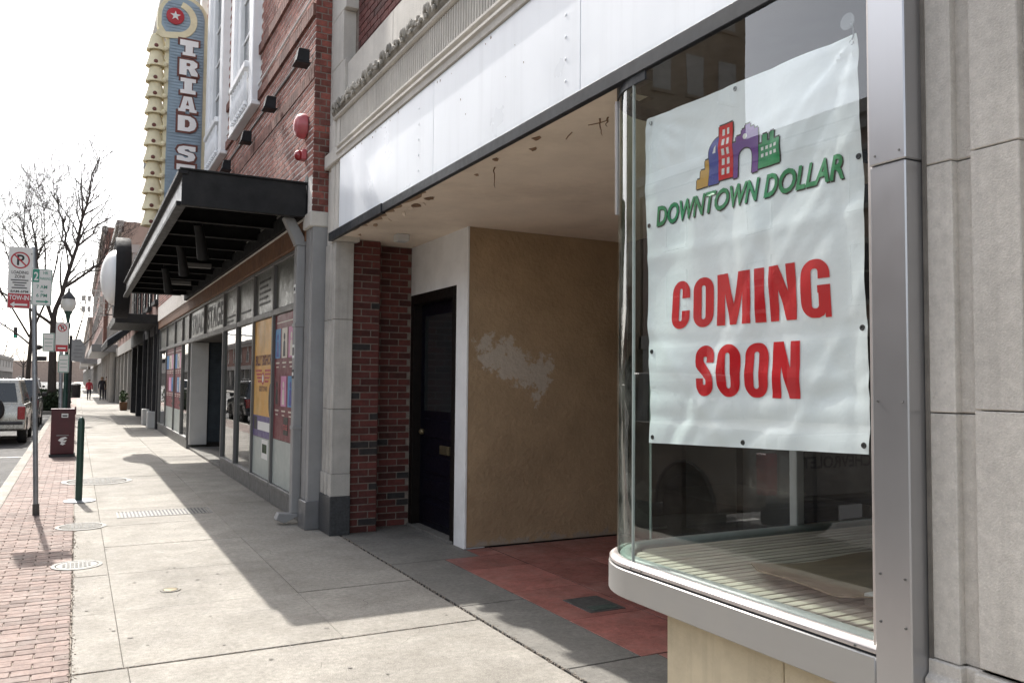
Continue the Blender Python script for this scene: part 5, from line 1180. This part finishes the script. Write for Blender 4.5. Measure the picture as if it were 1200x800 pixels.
def make_suv(paint, label, spare=True, name='parked_suv', cat='car'):
    t = empty(name, (0, 0, 0), label, cat); H = 0.86; wr = 0.36
    prof = [(0.02, 0.46), (0.0, 0.62), (0.03, 1.0), (0.06, 1.06), (2.95, 1.05), (3.2, 1.02), (4.2, 0.92), (4.33, 0.80), (4.35, 0.45), (3.95, 0.36)] + arch(3.45, 0.36, 0.43)[::-1] + [(3.0, 0.30), (1.3, 0.30)] + arch(0.86, 0.36, 0.43)[::-1] + [(0.40, 0.40)]
    put('body', B().prism(prof, 0, -H, H), paint, t, 0.035, smooth=True, seg=3)
    gh = taper(B(), 0.07, 3.02, 0.30, 2.30, 1.045, 1.70, H-0.03, H-0.17); put('cabin', gh, paint, t, 0.05, smooth=True, seg=3)
    R_ = [(H-0.03, 0.07, 1.045), (H-0.03, 3.02, 1.045), (H-0.17, 2.30, 1.70), (H-0.17, 0.30, 1.70)]
    L_ = [(-(H-0.03), 0.07, 1.045), (-(H-0.03), 3.02, 1.045), (-(H-0.17), 2.30, 1.70), (-(H-0.17), 0.30, 1.70)]
    for P, n in ((R_, (1, 0, .2)), (L_, (-1, 0, .2))):
        for s0, s1 in ((.06, .28), (.32, .57), (.61, .88)): panel(P, s0, s1, .12, .88, n, 'side_window', 'auto_glass', t)
    RB = [(-(H-0.03), 0.07, 1.045), (H-0.03, 0.07, 1.045), (H-0.17, 0.30, 1.70), (-(H-0.17), 0.30, 1.70)]; panel(RB, .09, .91, .10, .86, (0, -1, .3), 'rear_window', 'auto_glass', t)
    FW = [(-(H-0.03), 3.02, 1.045), (H-0.03, 3.02, 1.045), (H-0.17, 2.30, 1.70), (-(H-0.17), 2.30, 1.70)]; panel(FW, .07, .93, .08, .92, (0, 1, .6), 'windscreen', 'auto_glass', t)
    put('rear_bumper', B().box(-H-.01, H+.01, -0.12, 0.16, 0.40, 0.60), paint, t, 0.04, seg=2); put('bumper_pad', B().box(-H+.05, H-.05, -0.135, -0.1, 0.53, 0.61), 'plastic_dark', t, 0.01)
    put('front_bumper', B().box(-H-.01, H+.01, 4.22, 4.45, 0.36, 0.58), 'plastic_dark', t, 0.04)
    for s in (-1, 1):
        put('tail_light', B().box(s*(H-0.10)-.085, s*(H-0.10)+.085, -0.03, 0.12, 0.66, 1.0), 'tail_red', t, 0.02)
        put('headlight', B().box(s*(H-0.22)-.14, s*(H-0.22)+.14, 4.25, 4.37, 0.66, 0.82), 'lamp_glass', t, 0.02)
        put('mirror', B().box(s*(H+0.08)-.09, s*(H+0.08)+.09, 2.62, 2.74, 1.06, 1.22), 'plastic_dark', t, 0.03)
        put('roof_rail', B().tube([(s*(H-.22), 0.45, 1.71), (s*(H-.22), 0.55, 1.77), (s*(H-.22), 2.0, 1.77), (s*(H-.22), 2.15, 1.71)], 0.02, 8), 'plastic_dark', t)
        put('door_handle', B().box(s*(H+.008)-.012, s*(H+.008)+.012, 1.25, 1.42, 0.93, 0.965), 'plastic_dark', t, 0.004)
        for y in (0.86, 3.45): wheel(t, s*(H-.10), y, wr, wr, 0.22, s)
    put('number_plate', B().box(-0.70, -0.40, -0.02, 0.02, 0.68, 0.82), 'sign_face', t, 0.005)
    if spare:
        q = put('spare_wheel', B().lathe([(0.22, -0.20), (0.34, -0.21), (0.37, -0.16), (0.37, -0.05), (0.33, 0.0), (0.001, 0.0)], (0.02, 0.0, 0.92), 28, axis=1), 'rubber', t, smooth=True)
        b = B().lathe([(0.22, -0.16), (0.20, -0.20), (0.10, -0.17), (0.08, -0.21), (0.001, -0.21)], (0.02, 0.0, 0.92), 24, axis=1); put('rim', b, 'wheel_metal', q, smooth=True)
    return t
suv = make_suv('car_silver', 'silver off-road car with rear spare wheel parked at the kerb'); suv.location = (-2.02, 25.2, -0.15)
c2 = make_suv('car_white', 'white car parked farther up the kerb past the hedge', spare=False, name='parked_car'); c2.location = (-3.05, 66.0, -0.15)
c3 = make_suv('car_dark', 'dark car parked ahead of the silver off-road car', spare=False, name='parked_car'); c3.location = (-2.0, 33.0, -0.15)
# pickup mirrored in the shop window
tk = empty('pickup_truck', (0, 0, 0), 'white work pickup parked opposite the shop window and mirrored in its glass', 'truck'); H = 0.94
prof = [(0.03, 0.55), (0.0, 0.66), (0.0, 1.28), (0.06, 1.31), (2.05, 1.31), (2.12, 1.31), (2.16, 1.24), (4.2, 1.20), (5.25, 1.10), (5.35, 0.95), (5.35, 0.5), (5.0, 0.42)] + arch(4.55, 0.40, 0.47)[::-1] + [(4.05, 0.40), (1.80, 0.40)] + arch(1.18, 0.42, 0.50)[::-1] + [(0.60, 0.50)]
put('body', B().prism(prof, 0, -H, H), 'truck_paint', tk, 0.03, smooth=True, seg=2)
put('cab', taper(B(), 2.14, 4.15, 2.26, 3.55, 1.20, 1.88, H-.04, H-.2), 'truck_paint', tk, 0.05, smooth=True, seg=3)
for s in (-1, 1):
    P = [(s*(H-.04), 2.14, 1.2), (s*(H-.04), 4.15, 1.2), (s*(H-.2), 3.55, 1.88), (s*(H-.2), 2.26, 1.88)]; panel(P, .2, .86, .12, .86, (s, 0, .2), 'side_window', 'auto_glass', tk)
    put('tail_light', B().box(s*(H-.06)-.075, s*(H-.06)+.075, -0.02, 0.12, 0.70, 1.10), 'tail_red', tk, 0.015)
    put('arch_lip', B().tube([(s*(H+.005), y, z) for y, z in arch(1.18, 0.42, 0.50)], 0.02, 6), 'plastic_dark', tk)
    for y in (1.18, 4.55): wheel(tk, s*(H-.12), y, 0.40, 0.40, 0.26, s, 'plastic_dark')
    put('mirror', B().box(s*(H+.12)-.1, s*(H+.12)+.1, 3.75, 3.85, 1.22, 1.45), 'plastic_dark', tk, 0.03)
P = [(-H+.04, 2.14, 1.2), (H-.04, 2.14, 1.2), (H-.2, 2.26, 1.88), (-H+.2, 2.26, 1.88)]; panel(P, .1, .9, .15, .85, (0, -1, .2), 'rear_window', 'auto_glass', tk)
P = [(-H+.04, 4.15, 1.2), (H-.04, 4.15, 1.2), (H-.2, 3.55, 1.88), (-H+.2, 3.55, 1.88)]; panel(P, .06, .94, .08, .92, (0, 1, .6), 'windscreen', 'auto_glass', tk)
put('tailgate', B().box(-H+.15, H-.15, -0.03, 0.02, 0.66, 1.26), 'truck_paint', tk, 0.012)
text('lettering', 'CHEVROLET', (-0.48, -0.03, 0.93), 0.96, 0.12, 'plastic_dark', tk, UY, bold=0.02)
put('tailgate_handle', B().box(-0.13, 0.13, -0.04, -0.028, 1.10, 1.19), 'plastic_dark', tk, 0.006)
put('rear_bumper', B().box(-H, H, -0.16, 0.1, 0.42, 0.62), 'plastic_dark', tk, 0.03); put('number_plate', B().box(-0.16, 0.16, -0.175, -0.162, 0.45, 0.59), 'sign_face', tk)
tk.location = (-2.06, 5.86, -0.15)
# ---- people
def person(loc, h, top, legs, hair, label, facing=0.0, stride=0.18, group=None, long_hair=False):
    k = h/1.72
    J = {'pel': (0, 0, .95), 'spi': (0, 0.01, 1.15), 'che': (0, 0.0, 1.34), 'nec': (0, 0.0, 1.47), 'hd1': (0, .01, 1.56), 'hd2': (0, .01, 1.66),
         'shL': (-.17, 0, 1.40), 'elL': (-.23, .04, 1.14), 'wrL': (-.22, -.06, .90), 'haL': (-.215, -.09, .83), 'shR': (.17, 0, 1.40), 'elR': (.23, -.03, 1.14), 'wrR': (.22, -.10, .91), 'haR': (.215, -.13, .84),
         'hiL': (-.09, 0, .90), 'knL': (-.10, -stride*.5, .50), 'anL': (-.10, -stride*.6, .09), 'toL': (-.11, -stride*.6-.16, .03), 'hiR': (.09, 0, .90), 'knR': (.10, stride*.2, .50), 'anR': (.10, stride*.9, .11), 'toR': (.11, stride*.9-.15, .03)}
    E = [('pel','spi'),('spi','che'),('che','nec'),('nec','hd1'),('hd1','hd2'),('che','shL'),('shL','elL'),('elL','wrL'),('wrL','haL'),('che','shR'),('shR','elR'),('elR','wrR'),('wrR','haR'),('pel','hiL'),('hiL','knL'),('knL','anL'),('anL','toL'),('pel','hiR'),('hiR','knR'),('knR','anR'),('anR','toR')]
    rad = {'pel': .15, 'spi': .135, 'che': .15, 'nec': .06, 'hd1': .085, 'hd2': .085, 'sh': .075, 'el': .055, 'wr': .036, 'ha': .034, 'hi': .10, 'kn': .065, 'an': .045, 'to': .038}
    names = list(J); me = bpy.data.meshes.new('person'); me.from_pydata([Vector(J[n])*k for n in names], [(names.index(a), names.index(c)) for a, c in E], [])
    o = bpy.data.objects.new('person', me); COL.objects.link(o); o.modifiers.new('skin', 'SKIN'); me.skin_vertices or None
    for i, n in enumerate(names):
        r = rad.get(n, rad.get(n[:2], .06))*k; me.skin_vertices[0].data[i].radius = (r, r); me.skin_vertices[0].data[i].use_root = (n == 'pel')
    s = o.modifiers.new('sub', 'SUBSURF'); s.levels = s.render_levels = 2
    dg = bpy.context.evaluated_depsgraph_get(); m2 = bpy.data.meshes.new_from_object(o.evaluated_get(dg)); bpy.data.objects.remove(o)
    bm = bmesh.new(); bm.from_mesh(m2)
    for s in (-1, 1):   # fingers and thumb
        for f in range(5):
            bx = B(); x = s*.215*k; y0 = (-.09 if s < 0 else -.13)*k + (f-2)*.014*k; z0 = (.82 if s < 0 else .83)*k; L = (.05, .075, .082, .076, .06)[f]*k
            bx.tube([(x, y0, z0), (x-s*.006*k, y0-.004*k-(.02*k if f == 0 else 0), z0-L*.6), (x-s*.018*k, y0-.008*k-(.02*k if f == 0 else 0), z0-L)], [.010*k, .009*k, .006*k], 5)
            vs = [bm.verts.new(p) for p in bx.v]
            for fc in bx.f: bm.faces.new([vs[i] for i in fc])
    bm.to_mesh(m2); bm.free()
    for q in (top, legs, 'skin', 'rubber'): m2.materials.append(MATS[q])
    for p in m2.polygons:
        c = p.center/k; p.use_smooth = True
        p.material_index = 2 if (c.z > 1.49 or (abs(c.x) > .19 and c.z < .90)) else (3 if c.z < .075 else (1 if c.z < .88 and abs(c.x) < .19 else 0))
    o = bpy.data.objects.new('person', m2); COL.objects.link(o); o.location = loc; o.rotation_euler.z = facing; tag(o, label, 'person', group)
    hb = B().ball((0, .02*k, 1.655*k), .105*k, 14, 9, (0.98, 1.1, 1.0))
    if long_hair: hb.ball((0, .07*k, 1.54*k), .10*k, 12, 8, (1.0, .55, 1.35))
    hm = hb.mesh('hair', hair, smooth=True)
    hm2 = bmesh.new(); hm2.from_mesh(hm); bmesh.ops.delete(hm2, geom=[v for v in hm2.verts if v.co.y < -.05*k and v.co.z < 1.66*k], context='VERTS'); hm2.to_mesh(hm); hm2.free()
    ho = bpy.data.objects.new('hair', hm); COL.objects.link(ho); ho.parent = o
    fb = B()
    for s in (-1, 1): fb.ball((s*.032*k, -.078*k, 1.635*k), .011*k, 6, 5)
    fo = bpy.data.objects.new('eyes', fb.mesh('eyes', 'ink_black')); COL.objects.link(fo); fo.parent = o
    nb_ = B().ball((0, -.09*k, 1.605*k), .016*k, 6, 5, (.8, 1.1, 1.5)).box(-.022*k, .022*k, -.082*k, -.07*k, 1.565*k, 1.573*k)
    for s in (-1, 1): nb_.ball((s*.088*k, .01*k, 1.62*k), .022*k, 6, 5, (.5, .8, 1.3))
    no = bpy.data.objects.new('face', nb_.mesh('face', 'skin')); COL.objects.link(no); no.parent = o
    return o
person((0.83, 69, 0), 1.52, 'coat_red', 'cloth_dark', 'hair_brown', 'walker in a red coat and dark trousers alone on the pavement', 0.1)
person((1.66, 68, 0), 1.68, 'cloth_dark', 'cloth_dark', 'hair_fair', 'walker in dark clothes with fair hair beside a companion in tan', 0.0, long_hair=True)
person((2.02, 69.2, 0), 1.72, 'cloth_tan', 'cloth_dark', 'hair_brown', 'walker in a tan jacket beside the shopfront columns', 0.2)
# ---- traffic signal far down the road, on a mast arm
ts = empty('traffic_signal', (-13.6, 96, 0), 'mast arm traffic signal hanging over the far road with green lit', 'traffic signal')
put('mast', B().tube([(-13.6, 96, 0), (-13.6, 96, 6.6)], [0.14, 0.1], 10), 'galvanised', ts); put('arm', B().tube([(-13.6, 96, 6.5), (-5.0, 96, 6.9)], [0.09, 0.05], 8), 'galvanised', ts)
for x in (-5.55, -9.2):
    hsg = put('signal_head', B().box(x-.17, x+.17, 95.85, 96.15, 5.55, 6.62), 'iron_dark', ts, 0.02)
    for k, mt in enumerate(('traffic_green', 'plastic_dark', 'plastic_dark')): put('lens', B().lathe([(0.12, 0), (0.10, -0.03), (0.001, -0.04)], (x, 95.85, 5.74+k*.34), 16, axis=1), mt, hsg); put('visor', B().tube([(x-.12, 95.7, 5.76+k*.34), (x, 95.7, 5.87+k*.34), (x+.12, 95.7, 5.76+k*.34)], 0.02, 5), 'iron_dark', hsg)
m2s = empty('street_name_sign', (-3.0, 84, 0), 'dark street name blade on a black post beyond the hedge', 'sign')
put('post', B().cyl((-3.2, 84, -.1), (-3.2, 84, 3.7), 0.05, n=8), 'iron_dark', m2s); put('blade', B().box(-3.2, -2.4, 83.97, 84.0, 3.1, 3.5), 'iron_dark', m2s, 0.01); put('finial', B().ball((-3.2, 84, 4.3), .45, 10, 6, (1, 1, .6)), 'iron_dark', m2s)

ow = empty('overhead_wire', (-6, 60, 7.6), 'thin dark wire strung high across the street past the tree', 'wire')
put('cable', B().tube([(-16.3+i*1.87, 60, 7.9-0.35*sin(pi*i/10)) for i in range(11)], 0.018, 5), 'iron_dark', ow)
put('clamp', B().box(-16.4, -16.2, 59.95, 60.05, 7.85, 7.95).box(2.3, 2.42, 59.95, 60.05, 7.85, 7.95), 'iron_dark', ow)

# ================================================================== BUILDINGS DOWN THE STREET
def facade(name, x, y0, y1, h, mat, label, floors, cols, z0=4.2, fh=3.4, dirx=-1, depth=9, ww=1.1, wh=1.9, trim='far_stone', front='far_glass', blind=0.35, cornice=True, seed=1, near_face=False):
    """x: plane of the street face; dirx=-1 faces -X, +1 faces +X"""
    rn = random.Random(seed); s = dirx; t = empty(name, (x, (y0+y1)/2, 0), label, 'building')
    xa, xb = (x, x+depth) if s < 0 else (x-depth, x)
    put('wall', B().box(xa, xb, y0, y1, 3.6, h), mat, t)
    def bx(b, d0, d1, a, c, e, f): return b.box(min(x+s*d0, x+s*d1), max(x+s*d0, x+s*d1), a, c, e, f)
    put('shopfront', B().box(xa+0.35 if s < 0 else xa, xb if s < 0 else xb-0.35, y0+.02, y1-.02, 0, 3.6), front, t)
    put('shop_fascia', bx(B(), 0.02, 0.10, y0+.03, y1-.03, 3.05, 3.6), trim, t)
    n = max(2, int((y1-y0)/4))
    for i in range(n+1):
        yy = y0+.2+(y1-y0-.7)*i/n; put('pier', bx(B(), -0.34, 0.05, yy, yy+.4, 0, 3.05), trim, t)
    step = (y1-y0)/cols
    for f in range(floors):
        for c in range(cols):
            yc = y0+step*(c+.5); z = z0+f*fh
            w = put('window', bx(B(), -0.01, 0.035, yc-ww/2, yc+ww/2, z, z+wh), 'far_glass', t)
            put('surround', bx(bx(bx(B(), -.02, .07, yc-ww/2-.1, yc-ww/2, z, z+wh), -.02, .07, yc+ww/2, yc+ww/2+.1, z, z+wh), -.02, .09, yc-ww/2-.1, yc+ww/2+.1, z+wh, z+wh+.18), trim, w)
            put('sill', bx(B(), -.02, .14, yc-ww/2-.12, yc+ww/2+.12, z-.14, z), trim, w)
            put('sash', bx(B(), .03, .055, yc-ww/2, yc+ww/2, z+wh*.5-.03, z+wh*.5+.03), trim, w)
            if rn.random() < blind: put('blind', bx(B(), .035, .045, yc-ww/2+.02, yc+ww/2-.02, z+wh*.55+rn.random()*.4, z+wh-.02), 'blind', w)
    if near_face:
        for f in range(floors):
            for xx in ((x+1.2, x+3.6, x+6) if s < 0 else (x-1.1, x-3.0, x-4.9)):
                w = put('side_window', B().box(xx-.5, xx+.5, y0-.02, y0+.02, z0+f*fh, z0+f*fh+wh), 'blind' if s > 0 else 'far_glass', t)
                put('sill', B().box(xx-.6, xx+.6, y0-.12, y0+.02, z0+f*fh-.14, z0+f*fh), trim, w)
    if cornice: put('cornice', bx(bx(B(), -.1, .35, y0-.05, y1+.0, h-.35, h+.05), -.1, .2, y0, y1, h-.75, h-.35), trim, t)
    return t
nx = facade('dark_fronted_shop', 2.32, 28.5, 34.6, 9.2, 'far_brick', 'narrow brick shop with black columns and heavy dark roof cornice after the theatre', 2, 2, trim='far_dark', cornice=False, seed=2)
put('roof_cornice', B().prism([(2.4, 8.9), (2.25, 8.95), (2.15, 9.3), (2.02, 9.45), (2.0, 9.95), (2.06, 10.05), (2.4, 10.05)], 1, 28.4, 34.5), 'far_dark', nx, 0.02)
put('flat_canopy', B().box(1.0, 2.3, 28.6, 33.2, 3.35, 3.65), 'canopy_black', nx, 0.01)
for yy in (29.2, 31.6, 34.0): put('column', B().box(2.18, 2.31, yy, yy+.3, 0, 3.3), 'far_dark', nx, 0.02)
put('column_foot', B().box(2.05, 2.3, 29.1, 29.6, 0, .55), 'panel_white', nx, 0.02); put('column_foot', B().box(2.05, 2.3, 31.5, 32.0, 0, .55), 'panel_white', nx, 0.02)
n2 = facade('awning_shop', 2.34, 34.7, 43.5, 6.6, 'far_brick', 'low brick shop shaded by a black and white striped awning', 1, 3, trim='far_dark', seed=12)
aw = put('awning', B().prism([(2.32, 4.05), (2.32, 3.95), (1.02, 2.82), (0.98, 2.82), (0.98, 3.05)], 1, 34.8, 43.2), 'far_dark', n2)
for k in range(14): put('awning_stripe', B().prism([(2.25, 4.02), (2.25, 4.06), (0.96, 3.10), (0.96, 3.04)], 1, 34.9+k*.6, 35.2+k*.6), 'sign_face', aw)
b1 = facade('brick_shop', 2.4, 43.6, 60, 8.0, 'far_brick', 'two storey brick shop beyond the striped awning', 1, 5, seed=3, near_face=True)
b2 = facade('stone_fronted_shop', 2.35, 60.1, 84, 12.0, 'far_brick_pale', 'pale building with a flat grey canopy on columns', 2, 7, seed=4, near_face=True)
put('flat_canopy', B().box(0.8, 2.33, 61, 82, 3.35, 3.85), 'steel_grey', b2, 0.02)
for yy in (61.5, 66, 71, 76, 81): put('column', B().cyl((2.1, yy, 0), (2.1, yy, 3.35), .2, n=10), 'far_stone', b2)
b3 = facade('tall_brick_block', 2.0, 84.2, 150, 15.5, 'far_brick', 'tall weathered brick block far along the shop row', 3, 12, seed=5, near_face=True)
b4 = facade('brick_block', 1.6, 150.2, 260, 11.5, 'far_brick_pale', 'lower brick block at the far end of the shop row', 2, 14, seed=6, near_face=True)
put('pavement_canopy', B().box(0.3, 1.95, 100, 125, 3.2, 3.7), 'steel_grey', b3); put('pavement_canopy', B().box(0.4, 1.55, 155, 170, 3.2, 3.9), 'far_stone', b4)
# lattice letter sign hung from the pale building
lt = empty('lattice_sign', (1.6, 52, 6), 'white open framework sign projecting above the far shops', 'sign')
b = B()
for k in range(6): b.cyl((0.05+k*.24, 52, 5.05+.02*k), (0.05+k*.24, 52, 6.6), .022, n=6)
for z in (5.1, 5.45, 5.8, 6.15, 6.5): b.cyl((0.0, 52, z), (1.35, 52, z+.05), .02, n=6)
put('frame', b, 'sign_face', lt); put('bracket', B().cyl((1.3, 52, 5.2), (2.45, 52, 5.2), .03, n=6).cyl((1.3, 52, 6.5), (2.45, 52, 6.5), .03, n=6), 'iron_dark', lt)
for r in range(2):
    for k in range(4): put('letter_panel', B().box(.10+k*.30, .27+k*.30, 51.95, 51.98, 5.3+r*.6, 5.62+r*.6), 'sign_face', lt)
# across the street (seen far left and mirrored in the windows)
facade('brown_office_block', -16.4, 28.5, 60, 27, 'far_tan', 'tall brown office block across the street, mirrored above the banner', 6, 10, dirx=1, depth=6, near_face=True, ww=1.3, wh=1.9, blind=.75, trim='far_tan', seed=8)
facade('cream_shop_row', -16.4, -12, 28.3, 10.2, 'far_brick_pale', 'low pale shop row across the street, mirrored in the display window', 2, 9, dirx=1, depth=12, wh=1.7, fh=2.9, seed=9)
facade('low_dark_building', -16.4, 60.2, 150, 7.0, 'far_brick', 'low brick row across the street beyond the office block', 1, 16, dirx=1, depth=12, seed=10)
facade('far_corner_building', -14.8, 170, 250, 6.5, 'far_stone', 'low grey building at the far street corner under bare trees', 1, 9, dirx=1, depth=30, seed=11)
put('end_building', B().box(-30, 30, 420, 430, -0.3, 9), 'far_brick_pale', None, loc=(0, 420, 0), label='pale building closing the far end of the street', cat='building')
